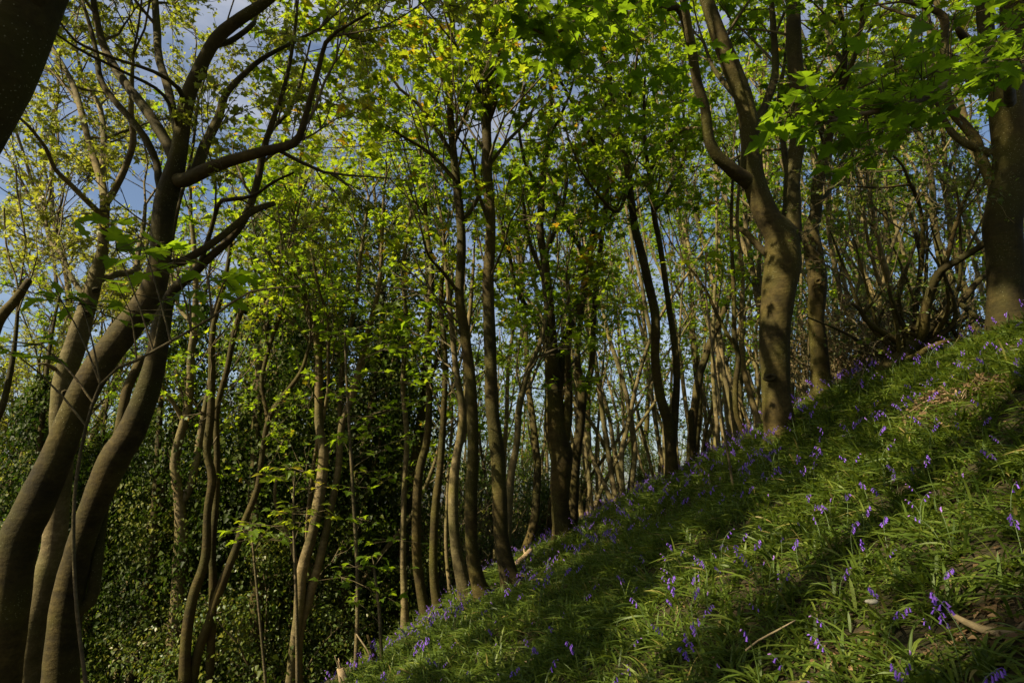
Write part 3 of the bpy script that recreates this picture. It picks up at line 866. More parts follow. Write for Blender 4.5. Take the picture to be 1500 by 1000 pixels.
# --- the big uphill trees
shadeA = hero('sycamore_tree', 'large smooth-barked bole with a knot scar and three upright limbs, on the bluebell brow', 7.8,
     [[(1147, 647, 42), (1144, 630, 41), (1140, 605, 42), (1137, 566, 41), (1135, 500, 42), (1140, 433, 46), (1147, 385, 49), (1144, 345, 46), (1128, 325, 37), (1112, 290, 33), (1102, 250, 30), (1099, 200, 28), (1091, 150, 26), (1072, 100, 26), (1052, 50, 24), (1035, 0, 20), (1018, -50, 17)]],
     [([(1148, 372, 38), (1156, 345, 33), (1160, 310, 26), (1160, 270, 23), (1167, 215, 23), (1173, 167, 21), (1167, 117, 21), (1163, 67, 20), (1162, 10, 19), (1160, -70, 14)], 0.5, 0.7),
      ([(1100, 275, 24), (1083, 257, 21), (1060, 238, 18), (1040, 210, 16), (1033, 160, 14), (1020, 115, 14), (1013, 70, 14), (1003, 30, 12), (990, 10, 10), (972, 14, 8), (960, -10, 7), (950, -60, 5)], -0.8, 0.6),
      ([(1103, 190, 12), (1118, 160, 11), (1130, 130, 12), (1136, 100, 10), (1133, 43, 9), (1128, -20, 7)], 0.9, 0.4), ([(1128, 385, 12), (1110, 360, 10), (1097, 345, 9), (1085, 335, 8)], 0.4, 1.0),
      ([(1094, 160, 9), (1068, 130, 8), (1045, 100, 6), (1030, 60, 4)], 1.0, 0.4), ([(1160, 290, 9), (1150, 230, 9), (1145, 190, 8), (1142, 140, 7), (1150, 90, 5)], 1.1, 0.3)],
     'green', 0.84, 0.9, k=1.3, sides=30, flare=0.28, rmax=0.12)
bigB = hero('sycamore_tree', 'crooked mossy trunk half hidden behind the large smooth bole', 9.4,
     [[(1205, 594, 32), (1203, 570, 28), (1200, 516, 24), (1195, 466, 23), (1198, 416, 27), (1191, 366, 25), (1188, 333, 20), (1195, 315, 17), (1197, 273, 16), (1205, 243, 18), (1211, 213, 15), (1217, 187, 12), (1230, 133, 10), (1237, 93, 8), (1236, 40, 6), (1226, 5, 5)]],
     [([(1208, 210, 10), (1200, 180, 9), (1193, 143, 8), (1183, 113, 6), (1180, 60, 4)], 0.5), ([(1228, 145, 8), (1242, 110, 7), (1257, 66, 6), (1263, 15, 5), (1260, -40, 4)], -0.5), ([(1200, 300, 7), (1218, 275, 6), (1232, 240, 5), (1250, 210, 3)], 0.7),
      ([(1234, 90, 6), (1215, 60, 5), (1205, 20, 4)], 1.0)],
     'green', 0.6, 1.0, k=1.2, sides=20, flare=0.3)
bigC = hero('sycamore_tree', 'widest sunlit-scarred bole beside the leaning elder at the top of the bank', 7.2,
     [[(1484, 494, 66), (1478, 470, 60), (1474, 433, 54), (1471, 366, 54), (1468, 333, 57), (1475, 290, 58), (1480, 250, 54), (1480, 200, 52), (1474, 140, 50), (1480, 100, 42), (1486, 60, 37), (1484, 0, 36), (1490, -80, 28)]],
     [([(1470, 130, 30), (1457, 88, 27), (1446, 60, 26), (1443, 20, 26), (1440, -50, 20)], 0.6, 0.7), ([(1447, 100, 18), (1430, 83, 16), (1413, 57, 13), (1403, 43, 9)], -0.4, 1.0),
      ([(1466, 290, 20), (1455, 267, 18), (1440, 240, 17), (1430, 207, 17), (1410, 180, 16), (1397, 167, 14), (1387, 140, 14), (1383, 67, 14), (1383, 27, 13), (1363, 13, 9), (1323, 0, 7), (1290, -20, 5)], 0.7, 0.7),
      ([(1475, 235, 15), (1450, 224, 13), (1430, 217, 13), (1403, 203, 12), (1387, 183, 10), (1372, 150, 7)], 0.4, 0.8)],
     'green', 0.95, 0.8, k=1.3, sides=30, flare=0.3, ws=0.86)
bough(bigC, [(1480, 150, 16, 6.9), (1470, 70, 12, 5.2), (1430, 95, 12, 4.0), (1350, 145, 10, 3.4), (1250, 170, 7, 3.1), (1205, 180, 4, 3.0)], 0.10, 8, 0.48, 0.13, (0.08, 0.3), seed=11,
      at=[(1310, 85, 3.3, 8), (1370, 105, 3.3, 8), (1395, 30, 3.5, 7), (1330, 195, 3.2, 8), (1275, 225, 3.2, 7), (1240, 200, 3.1, 6), (1400, 140, 3.3, 8), (1290, 130, 3.2, 8), (1350, 115, 3.3, 8), (1260, 215, 3.2, 6), (1350, 60, 3.4, 6)])
bough(shadeA, [(1012, 60, 12, 7.1), (985, -60, 10, 6.6), (930, -40, 9, 6.2), (870, 10, 7, 5.8), (810, 50, 5, 5.5), (775, 40, 3, 5.4)], 0.15, 8, 0.25, 0.14, (0.15, 0.5), seed=12,
      at=[(860, 80, 5.6, 9), (900, 120, 5.8, 9), (940, 60, 5.8, 9), (830, 30, 5.5, 9), (960, 110, 6.0, 9), (920, 20, 5.8, 9), (880, 160, 6.0, 8), (985, 150, 6.2, 8), (1000, 90, 6.0, 8), (945, 170, 6.2, 8), (800, 70, 5.5, 7)])
bough(gtree, [(951, 250, 8, 12.4), (975, 215, 7, 11.3), (1000, 190, 6, 10.4), (1040, 190, 4, 9.8)], 0.14, 7, 0.3, 0.16, (0.15, 0.4), seed=13, at=[(1000, 235, 10.2, 8), (960, 215, 10.8, 8), (1010, 150, 10.2, 8), (975, 290, 10.6, 7)])

hero('sycamore_tree', 'thin dark stem with a curved kicked-out foot, beside the large smooth bole', 10.6,
     [[(1102, 653, 9), (1094, 640, 8), (1080, 612, 8), (1077, 566, 8), (1082, 525, 7), (1076, 495, 7), (1075, 433, 6), (1071, 333, 5), (1074, 250, 4)]],
     [([(1080, 515, 6), (1066, 490, 6), (1050, 460, 5), (1033, 423, 4), (1000, 380, 3)], 0.3)], 'mid', 0.5, 0.8, sides=10)
hero('sycamore_tree', 'mottled stem slanting back into the poles beside the large smooth bole', 11.5,
     [[(1118, 640, 14), (1110, 616, 10), (1098, 575, 9), (1088, 530, 8), (1086, 460, 7), (1088, 400, 6), (1080, 330, 5), (1084, 250, 4)]], [], 'mid', 0.5, 0.9, bark='bark_pale', sides=10)
hero('sycamore_tree', 'lone pale stem slanting above the russet shrub', 10.5,
     [[(1272, 552, 8), (1270, 533, 8), (1252, 490, 8), (1243, 462, 7), (1233, 445, 7), (1229, 416, 7), (1220, 376, 6), (1212, 320, 5), (1216, 250, 4)]], [([(1232, 450, 5), (1255, 425, 5), (1260, 390, 5), (1248, 340, 4), (1240, 290, 3)], 0.3)], 'mid', 0.55, 0.9, bark='bark_pale', sides=10)
hero('sycamore_tree', 'pair of sunlit poles rising behind the elder', 10.8,
     [[(1326, 500, 8), (1320, 476, 7), (1309, 435, 7), (1300, 400, 7), (1290, 365, 6), (1283, 333, 6), (1275, 290, 5), (1268, 240, 4), (1262, 190, 4)],
      [(1318, 500, 7), (1311, 470, 6), (1298, 436, 6), (1288, 412, 6), (1277, 375, 5), (1270, 345, 5), (1264, 300, 4), (1252, 240, 3)]], [], 'mid', 0.5, 0.9, bark='bark_pale', sides=10)

# --- the sprawling elder
_r = np.random.default_rng(88)
TANGLE = []
for _k in range(22):
    _u, _v = _r.uniform(1305, 1372), 0
    _v = 545 - (_u - 1296) * 0.72 + _r.uniform(-6, 4)
    _eu, _ev = _u + _r.normal() * 75 + 10, _v - _r.uniform(50, 250)
    _bow = _r.normal() * 28
    TANGLE.append(([(_u, _v, 6), (_u * 0.7 + _eu * 0.3 + _bow, _v * 0.7 + _ev * 0.3 + 6, _r.uniform(3.5, 6)), (_u * 0.35 + _eu * 0.65 + _bow * 0.7, _v * 0.35 + _ev * 0.65, _r.uniform(2.4, 4)), (_eu, _ev, 1.6)], _r.uniform(-1.0, 1.0), 0.3))
hero('elder_tree', 'gnarled dark elder sprawling with hooked branches below the widest bole', 8.4,
     [[(1296, 548, 20), (1312, 528, 20), (1330, 508, 17), (1350, 490, 13), (1368, 473, 11), (1392, 452, 9), (1413, 436, 8), (1432, 412, 6), (1455, 398, 4), (1480, 400, 3)]],
     [([(1338, 502, 13), (1352, 485, 12), (1357, 450, 10), (1367, 416, 9), (1380, 395, 9), (1400, 383, 8), (1443, 356, 7), (1467, 333, 6), (1500, 300, 5), (1540, 270, 4)], -1.2, 0.5),
      ([(1330, 506, 9), (1340, 483, 7), (1343, 433, 6), (1349, 383, 5), (1340, 340, 4), (1330, 300, 3)], 0.4, 0.5), ([(1322, 508, 9), (1305, 494, 7), (1287, 483, 6), (1268, 468, 5), (1261, 455, 5), (1248, 445, 3)], -0.4, 0.8),
      ([(1263, 462, 4), (1280, 442, 3), (1300, 416, 2)], -0.2, 0.8), ([(1350, 388, 6), (1352, 350, 5), (1349, 310, 4), (1340, 282, 4), (1333, 270, 4), (1322, 243, 3), (1300, 223, 3), (1270, 216, 3), (1235, 214, 2)], -1.0, 0.6),
      ([(1385, 396, 6), (1397, 340, 5), (1410, 300, 4), (1422, 275, 3), (1440, 245, 2)], -0.4, 0.6), ([(1333, 272, 3), (1290, 275, 2), (1240, 272, 2), (1200, 268, 1.5)], -0.3, 0.7), ([(1400, 445, 7), (1425, 460, 6), (1445, 480, 5), (1452, 500, 5)], -0.5, 1.0),
      *TANGLE,
      ([(1310, 530, 10), (1335, 525, 8), (1370, 505, 6), (1395, 498, 4)], -0.6, 0.9)],
     'bare', 0.45, 1.5, k=1.0, sides=14, flare=0.3, leafm='shrub', cat='tree', lead=False, ws=1.3)

# knots, broken stub ends on the nearest boles
def knot(root, u, v, d, r, sq=(1, 1, 0.8)):
    """a raised branch scar with a sunken eye"""
    mb = MB()
    c = P(u, v, d)
    n = unit(np.array([0, 0, EYE]) - c)
    x = unit(np.cross([0, 0, 1], n)); y = np.cross(n, x)
    prof = [(1.25, -0.35), (1.1, 0.08), (0.9, 0.26), (0.7, 0.30), (0.52, 0.16), (0.35, -0.12), (0.12, -0.22)]
    K = 16
    rg = np.random.default_rng(int(u))
    wv = 1 + 0.12 * np.sin(np.arange(K) * 2 * np.pi / K * 2 + 1) + rg.normal(size=K) * 0.05
    V = []
    for pr, pz in prof:
        for a in range(K):
            t = 2 * np.pi * a / K
            V.append(c + r * (pr * wv[a] * (math.cos(t) * x * sq[0] + math.sin(t) * y * sq[1]) + pz * sq[2] * n))
    V.append(c - r * 0.22 * n)
    q = [[i * K + a, i * K + (a + 1) % K, (i + 1) * K + (a + 1) % K, (i + 1) * K + a] for i in range(len(prof) - 1) for a in range(K)]
    t = [[(len(prof) - 1) * K + a, (len(prof) - 1) * K + (a + 1) % K, len(V) - 1] for a in range(K)]
    mb.add(V, q, t)
    kid(root, mb.build('knot', M['bark'], root))


knot(shadeA, 1128, 553, 7.62, 0.05, (1.2, 0.85, 0.9))
knot(bigB, 1199, 412, 9.20, 0.05)
knot(palestem, 127, 460, 6.72, 0.035)
knot(palestem, 140, 425, 6.72, 0.03)
knot(palestem, 96, 575, 6.70, 0.03)
knot(bigfan, 236, 360, 5.50, 0.035)
knot(shadeA, 1100, 240, 7.70, 0.04)

# ------------------------------------------------------------------ saplings with leaf tiers
def sapling(label, d, stem, tiers, size=0.12, tint=(0.55, 0.15), seed=3, n=8):
    rg = np.random.default_rng(seed)
    p, r = to_ground(*trace(stem, d))
    base = p[0].copy(); base[2] = g1(base[0], base[1])
    root = thing('sycamore_sapling', label, 'sapling', base)
    pp, rr = resample(p, r, 0.12)
    mb = MB(); tube(mb, pp, rr, 8, 0.05, seed)
    kid(root, mb.build('stem', M['bark_thin'], root))
    g = Grower(rg, 'green')
    for e in tiers:
        u, v = e[0], e[1]
        de = d + (e[2] if len(e) > 2 else 0)
        tip = P(u, v, de)
        low = tip - np.array([0, 0, 0.25])
        j = int(np.argmin(((pp - low) ** 2).sum(1)))
        tw = np.array([pp[j] + (tip - pp[j]) * t + np.array([0, 0, 0.10 * t * (1 - t)]) for t in (0, 0.33, 0.66, 1)])
        g.lv[2][0].append(tw); g.lv[2][1].append(np.array([0.006, 0.005, 0.004, 0.003]))
        spray(g, tip, n, size, size * 1.25, rg)
    mb = MB(); tubes_batch(mb, g.lv[2][0], g.lv[2][1], 4, 0)
    k = len(g.lp)
    leaves(mb, np.array(g.lp), np.array(g.ln), np.array(g.ld), size * rg.uniform(0.6, 1.2, k), 0, 1, np.clip(rg.normal(tint[0], tint[1], k), 0, 0.85))
    kid(root, mb.build('crown', [M['bark_thin'], M['leaf']], root))
    return root


sapling('sapling with broad dark leaves held across the dark sweeping trunk', 3.1, [(130, 1040, 6), (110, 860, 5), (112, 700, 5), (147, 563, 4.5), (200, 528, 4), (250, 500, 4), (310, 465, 4), (367, 427, 3), (440, 290 + 130, 2)],
        [(170, 365), (255, 385), (300, 388), (205, 348), (60, 505), (25, 520), (90, 440), (240, 440, 0.2), (330, 410), (190, 455), (275, 415), (120, 445)], 0.105, (0.15, 0.1), 21, 6)
sapling('sapling with bright flat leaf tiers in front of the twin-stemmed pale sycamore', 8.6, [(436, 1010, 6), (434, 880, 5), (430, 760, 4), (432, 690, 3)],
        [(425, 686), (445, 690, .2), (410, 698, .1), (440, 745), (455, 752), (425, 752, -.1), (470, 712, .3), (400, 770), (440, 765, .2)], 0.13, (0.7, 0.12), 22)
sapling('low sapling with one bright leaf cluster beside the coppice stems', 8.6, [(390, 1010, 5), (380, 900, 4), (368, 775, 3)], [(358, 775), (372, 778), (350, 770, .2), (385, 785), (395, 790, .3)], 0.13, (0.6, 0.12), 23, 7)
sapling('tall thin sapling with bright tiers stacked up to mid height', 8.9, [(520, 1000, 7), (524, 860, 6), (516, 700, 5), (508, 560, 4), (505, 480, 3)],
        [(492, 488), (512, 484), (530, 492, .2), (555, 500, .3), (545, 545), (560, 512, -.1), (508, 555), (500, 580, .1), (530, 610), (490, 575, .2), (555, 625), (520, 640), (575, 600, .4), (500, 640, .2), (540, 690, .3), (515, 712), (560, 660), (570, 700, .2), (530, 760, .1),
         (600, 640, .3), (590, 560, .4), (610, 590, .3)], 0.12, (0.5, 0.16), 24, 8)
sapling('lower leafy sapling shaded at the foot of the ivied wall', 8.2, [(560, 1000, 6), (556, 900, 5), (548, 830, 4)], [(520, 830), (545, 815, .2), (570, 835), (535, 858), (580, 790, .3), (500, 845, .2), (560, 870), (520, 880, .1)], 0.11, (0.35, 0.14), 25, 7)
sapling('spindly sapling with a single lit leaf spray near the large smooth bole', 6.6, [(1072, 700, 4), (1050, 560, 3), (1035, 440, 3), (1034, 375, 2)], [(1034, 366), (1046, 372, .1), (1022, 378, .1)], 0.13, (0.75, 0.1), 26, 4)

# ------------------------------------------------------------------ prototypes of the woodland crowd
def proto_tree(H, r0, style, kind, bark, seed, fork_h=0.45, lean=0.06, leafm='leaf', dens=1.0, t0=0.3, k=1.0, sides=9):
    rg = np.random.default_rng(seed)
    root = thing('sycamore_tree', None, 'tree', (0, 0, 0))
    g = Grower(rg, style)
    mb = MB()

    def stem(p0, d0, L, r_a, r_b, wob=0.07):
        n = max(4, int(L / 0.7))
        pts, d = [np.array(p0, float)], unit(np.array(d0, float))
        for _ in range(n):
            d = unit(d + rg.normal(size=3) * wob + np.array([0, 0, 0.06]))
            pts.append(pts[-1] + d * L / n)
        return resample(pts, np.linspace(r_a, r_b, n + 1), 0.28)
    lean_v = np.array([rg.normal() * lean, rg.normal() * lean, 1.0])
    if kind == 'multi':
        for a in range(int(rg.integers(3, 5))):
            an = rg.uniform(0, 6.28)
            o = np.array([math.cos(an), math.sin(an), 0]) * r0 * 1.2
            pp, rr = stem(o + [0, 0, -0.3], lean_v + o / r0 * rg.uniform(0.1, 0.3), H * rg.uniform(0.7, 1.0), r0 * rg.uniform(0.6, 1), 0.02, 0.10)
            tube(mb, pp, rr, sides, 0.07, seed + a, 0.0, flare=0.4)
            g.along(pp, rr, t0, dens, k)
    else:
        pp, rr = stem((0, 0, -0.3), lean_v, H, r0, 0.018, 0.05 if kind == 'pole' else 0.08)
        tube(mb, pp, rr, sides, 0.07, seed, 0.0, flare=0.5)
        g.along(pp, rr, t0, dens, k)
        for a in range({'pole': 2, 'big': 6, 'fork': 4}[kind]):
            t = rg.uniform(fork_h, 0.85)
            i = int(t * (len(pp) - 2))
            d = g.side(unit(pp[i + 1] - pp[i]), (0.3, 0.7))
            d = unit(d + np.array([0, 0, 0.3]))
            q, s = stem(pp[i], d, H * (1 - t) * rg.uniform(0.6, 1.0), rr[i] * 0.65, 0.015, 0.12)
            tube(mb, q, s, max(6, sides - 2), 0.06, seed + 9 + a)
            g.along(q, s, 0.2, dens, k)
    kid(root, mb.build('trunk', M[bark], root))
    kid(root, g.crown().build('crown', [M['bark_thin'], M[leafm]], root))
    return root


def proto_ivy(H, R, seed, n=9000):
    rg = np.random.default_rng(seed)
    root = thing('ivied_tree', None, 'tree', (0, 0, 0))
    mb = MB()
    pts = np.array([[0.25 * math.sin(h * 0.5 + seed), 0.25 * math.cos(h * 0.43 + seed), h] for h in np.arange(-0.4, H + 2.5, 0.6)])
    rad = np.linspace(0.17, 0.03, len(pts))
    pp, rr = resample(pts, rad, 0.3)
    tube(mb, pp, rr, 9, 0.08, seed, 0.0)
    kid(root, mb.build('trunk', M['bark'], root))
    # ivy sleeve: shell of leaves on an uneven column, heaped in bulging clumps
    h = H * rg.random(n) ** 0.9
    th = rg.uniform(0, 2 * np.pi, n)
    cx = 0.25 * np.sin(h * 0.5 + seed); cy = 0.25 * np.cos(h * 0.43 + seed)
    prof = np.clip(1.1 - 0.35 * h / H, 0.2, 2) * np.clip((H - h) / 0.9, 0.15, 1) ** 0.5
    probe = np.stack([np.cos(th) * 1.1, np.sin(th) * 1.1, h * 0.9], 1)
    bulge = 1 + 0.65 * nz(probe, 1.7, seed) + 0.30 * nz(probe, 4.0, seed + 1)
    rr_ = R * prof * np.clip(bulge, 0.25, 2.0) * (0.35 + 0.65 * np.sqrt(rg.random(n)))
    hole = nz(probe, 2.2, seed + 9) + 0.5 * nz(probe, 5.0, seed + 11)
    ok = hole > -0.32 + 0.25 * rg.normal(size=n)
    h, th, cx, cy, rr_ = h[ok], th[ok], cx[ok], cy[ok], rr_[ok]; n = len(h)
    pos = np.stack([cx + np.cos(th) * rr_, cy + np.sin(th) * rr_, h], 1)
    out = np.stack([np.cos(th), np.sin(th), np.full(n, 0.5)], 1) + rg.normal(size=(n, 3)) * 0.75
    dr = np.stack([np.cos(th) * 0.5, np.sin(th) * 0.5, np.full(n, -1.0)], 1) + rg.normal(size=(n, 3)) * 0.5
    mb = MB()
    tint = np.clip(0.40 + 0.35 * nz(pos, 1.3, seed + 5) + rg.normal(size=n) * 0.2, 0, 1)
    leaves(mb, pos, out, dr, np.clip(rg.lognormal(-2.68, 0.42, n), 0.025, 0.15), 'ivy', 0, tint)
    kid(root, mb.build('ivy', M['ivy'], root))
    g = Grower(rg, 'mid')
    g.along(pp, rr, 0.75, 1.3, 1.0)
    kid(root, g.crown().build('crown', [M['bark_thin'], M['leaf']], root))
    return root


def proto_shrub(H, R, seed, n, leafm, tmpl='ovate', size=(0.04, 0.08), name='shrub', stems=9):
    rg = np.random.default_rng(seed)
    root = thing(name, None, 'shrub', (0, 0, 0))
    g = Grower(rg, 'bare')
    mb = MB()
    tips = []
    for a in range(stems):
        an = rg.uniform(0, 6.28)
        d = unit(np.array([math.cos(an) * rg.uniform(0.2, 0.9), math.sin(an) * rg.uniform(0.2, 0.9), 1.0]))
        p, r, _ = g.poly(np.array([math.cos(an) * 0.1, math.sin(an) * 0.1, -0.15]), d, H * rg.uniform(0.7, 1.1), 0.022, 0.006, 8, 0.14, 0.02)
        pp, rr = resample(p, r, 0.15)
        tube(mb, pp, rr, 6, 0.06, seed + a)
        for b in range(7):
            i = int(rg.integers(len(pp) // 4, len(pp)))
            q, s, _ = g.poly(pp[i], g.side(np.array([0, 0, 1.0]), (0.5, 1.4)), rg.uniform(0.25, 0.5) * R, 0.008, 0.003, 5, 0.2, 0.0)
            g.lv[1][0].append(q); g.lv[1][1].append(s)
            tips += [q[2], q[3], q[4]]
    kid(root, mb.build('stem', M['bark_thin'], root))
    tips = np.array(tips)
    idx = rg.integers(0, len(tips), n)
    off = rg.normal(size=(n, 3)) * 0.14 * np.array([1, 1, 0.7])
    pos = tips[idx] + off
    mb = MB()
    tubes_batch(mb, g.lv[1][0], g.lv[1][1], 4, 0)
    nn = off + np.array([0, 0, 0.12]) + rg.normal(size=(n, 3)) * 0.1
    leaves(mb, pos, nn, off * 2 + rg.normal(size=(n, 3)) * 0.2 + np.array([0, 0, -0.1]), rg.uniform(*size, n), tmpl, 1, np.clip(0.45 + 0.2 * nz(pos, 2.0, seed) + rg.normal(size=n) * 0.2, 0, 1))
    kid(root, mb.build('crown', [M['bark_thin'], M[leafm]], root))
    return root


NEAR_CLEAR = False
PROTO = {
    'pole': [proto_tree(rng.uniform(10, 13), rng.uniform(0.055, 0.085), 'far', 'pole', 'bark_pale', 100 + a, dens=0.85, t0=0.28, k=0.95) for a in range(5)],
    'multi': [proto_tree(rng.uniform(10, 12), 0.09, 'far', 'multi', 'bark_pale', 120 + a, dens=0.65, t0=0.3) for a in range(4)],
    'fork': [proto_tree(rng.uniform(12, 14), 0.13, 'far', 'fork', 'bark', 140 + a, dens=1.0, t0=0.35, k=1.2) for a in range(4)],
    'big': [proto_tree(15, 0.20, 'far', 'big', 'bark', 160 + a, dens=1.1, t0=0.35, k=1.5) for a in range(2)],
    'gold': [proto_tree(rng.uniform(12, 14), 0.11, 'gold', 'fork', 'bark_pale', 170 + a, dens=1.1, t0=0.35, k=1.2, leafm='leaf_gold') for a in range(3)],
    'bare': [proto_tree(rng.uniform(9, 11), 0.05, 'bare', 'fork', 'bark_pale', 180 + a, dens=1.2, t0=0.2, k=1.0, leafm='leaf_gold') for a in range(3)],
    'shade': [proto_tree(14, 0.20, 'shade', 'big', 'bark', 165 + a, dens=0.45, t0=0.45, k=1.4, fork_h=0.55) for a in range(2)],
    'high': [proto_tree(16.5, 0.20, 'shade', 'big', 'bark', 168 + a, dens=0.75, t0=0.62, k=1.5, fork_h=0.65) for a in range(2)],
    'thicket': [proto_shrub(4.2, 2.6, 260 + a, 1600, 'shrub', size=(0.05, 0.09), name='thicket', stems=26) for a in range(2)],
    'ivy': [proto_ivy(H, R, 200 + a, 21000) for a, (H, R) in enumerate([(11, 1.0), (12.5, 1.25), (9.0, 1.5), (10.0, 0.8)])],
    'bush': [proto_shrub(2.6, 1.6, 220 + a, 6500, 'shrub') for a in range(3)],
    'russet': [proto_shrub(1.9, 1.2, 230, 2600, 'brown_leaf', size=(0.035, 0.07))],
    'ivybush': [proto_shrub(3.6, 2.6, 240 + a, 15000, 'ivy', 'ivy', (0.035, 0.075), 'ivy_bush', 14) for a in range(2)],
}
USED = set()


def place(kind, x, y, label, group, scale=1.0, rz=None, sink=0.0, zs=1.0, cat=None):
    pr = PROTO[kind][int(rng.integers(len(PROTO[kind])))]
    z = g1(x, y) - sink
    rz = rng.uniform(0, 6.28) if rz is None else rz
    if pr.name in USED:
        return copy_tree(pr, (x, y, z), rz, scale, label, group, zs=zs)
    USED.add(pr.name)
    pr.location = (x, y, z); pr.rotation_euler = (0, 0, rz); pr.scale = (scale, scale, scale * zs)
    pr['label'] = label; pr['group'] = group
    return pr


def place_u(kind, u, d, label, group, **kw):
    x, y = ground_xy(u, d)
    return place(kind, x, y, label, group, **kw)


def strat(n, lo, hi):
    return lo + (np.arange(n) + rng.random(n)) / n * (hi - lo)


ZL = {
    'brow': ('{} in the crowd just past the brow beside the large smooth bole', 'pole trees past the brow'),
    'top': ('{} behind the elder at the top of the bank', 'trees behind the elder'),
    'mid': ('{} in the wood behind the thick mid-slope bole', 'trees behind the mid-slope bole'),
    'low': ('{} behind the row of trunks at the foot of the bank', 'trees behind the foot-of-bank row'),
    'hollow': ('{} in the hollow behind the dark sweeping trunk', 'trees across the hollow'),
    'far': ('{} at the far edge of the wood against the sky', 'trees at the far edge of the wood'),
}
KL = {'pole': 'slender pale pole tree', 'multi': 'many-stemmed young sycamore', 'fork': 'forked green sycamore', 'big': 'tall broad sycamore', 'gold': 'young gold-leaved sycamore', 'bare': 'thin almost leafless tree',
      'ivy': 'dark ivy-wrapped trunk', 'bush': 'leafy green bush', 'ivybush': 'dense dark ivy bush', 'thicket': 'tangled thicket of bare rods'}


def crowd(zone, kinds, n, u0, u1, d0, d1, s0=0.8, s1=1.15, pw=1.0):
    global rng
    rng = np.random.default_rng(sum(ord(ch) * (q + 3) for q, ch in enumerate(zone + ''.join(kinds))))
    us = strat(n, u0, u1); rng.shuffle(us)
    ds = d0 + (d1 - d0) * strat(n, 0, 1) ** pw
    ks = list(kinds)
    for a in range(n):
        k = ks[a % len(ks)]
        lab, grp = ZL[zone]
        place_u(k, us[a], ds[a], lab.format(KL[k]), grp + ', ' + KL[k], scale=rng.uniform(s0, s1))


crowd('brow', ['pole', 'pole', 'multi', 'pole', 'pole', 'fork', 'pole', 'pole'], 50, 975, 1210, 13.5, 36)
crowd('top', ['fork', 'pole', 'multi', 'pole', 'pole', 'fork', 'pole', 'multi', 'fork'], 48, 1205, 1580, 11.5, 32)
crowd('mid', ['pole', 'fork', 'multi', 'pole', 'pole', 'multi'], 56, 640, 1000, 15, 40)
crowd('low', ['multi', 'fork', 'pole', 'pole', 'pole'], 20, 400, 680, 14.5, 36)
crowd('hollow', ['gold', 'gold', 'pole', 'fork'], 14, -150, 420, 14, 38)
crowd('hollow', ['gold'], 7, -120, 540, 15, 26, 1.25, 1.6)
crowd('far', ['bush'], 9, 660, 1480, 38, 56, 1.6, 2.6)
crowd('far', ['fork', 'gold', 'big', 'multi'], 26, -150, 1650, 42, 70, 1.0, 1.3)
crowd('hollow', ['ivy'], 19, -120, 420, 13, 21, 0.7, 0.95)
crowd('low', ['ivy'], 9, 380, 620, 14, 20, 0.8, 1.05)
crowd('hollow', ['ivybush'], 5, -140, 480, 13.5, 18, 0.7, 1.0)
crowd('hollow', ['bush', 'bush', 'multi'], 12, -120, 520, 13, 19, 0.9, 1.3)
crowd('mid', ['thicket'], 10, 690, 1130, 19, 40, 0.8, 1.2)
crowd('low', ['thicket'], 7, 560, 760, 17, 34, 0.8, 1.3)
crowd('top', ['thicket'], 6, 1180, 1600, 14, 26, 0.6, 1.0)
crowd('hollow', ['bush', 'bush'], 4, -60, 520, 13, 15.5, 1.1, 1.5)
crowd('low', ['bush'], 9, 540, 800, 16, 30, 0.9, 1.5)
crowd('hollow', ['bush'], 9, -100, 420, 18, 28, 1.2, 1.9)
crowd('mid', ['bush'], 4, 780, 1060, 24, 36, 0.8, 1.2)
crowd('top', ['bush'], 6, 1180, 1600, 13, 24, 0.7, 1.1)
for u, d, s in [(1222, 9.9, 0.95), (1262, 9.8, 1.0), (1240, 11.0, 1.1)]:
    place_u('russet', u, d, 'russet-leaved shrub between the crooked mossy trunk and the elder', 'russet shrubs below the elder', scale=s)

rng = np.random.default_rng(911)
# unseen trees added around the viewpoint, their crowns shading bank and trunks
for bx, by, bs in [(-5.4, 0.0, 0.95), (-2.6, -1.8, 0.95), (-9.6, 0.6, 1.0), (-4.6, 1.9, 0.9), (-7.0, -3.0, 0.95), (4.5, -3.5, 0.9), (8.0, -1.0, 0.9), (7.0, -8.0, 1.0), (12.5, 2.5, 0.9), (1.5, -9.5, 1.0), (12.0, -5.0, 1.0), (-4.0, -12.0, 1.0), (16.0, 0.0, 1.0)]:
    place('shade', bx, by, 'unseen tall broad sycamore added behind the viewpoint, its crown shading the bluebell bank', 'unseen sycamores behind the viewpoint', scale=bs)

for bx, by, bs in [(-3.5, 0.75, 1.0), (-2.0, -0.6, 1.0)]:  # unseen pair added in line with the sun to darken the uphill boles
    place('high', bx, by, 'unseen very tall high-crowned sycamore added beside the viewpoint, shading the big uphill boles', 'unseen high-crowned sycamores beside the viewpoint', scale=bs)

for lst in PROTO.values():
    for pr in lst:
        if pr.name not in USED:
            for c in list(pr.children):
                bpy.data.objects.remove(c)
            bpy.data.objects.remove(pr)

# ------------------------------------------------------------------ ground cover on the bank
rng = np.random.default_rng(912)
BARE = [(*P(1455, 925, 2.25)[:2], 0.20), (*P(1410, 600, 4.9)[:2], 0.42), (*P(1240, 925, 2.6)[:2], 0.12)]


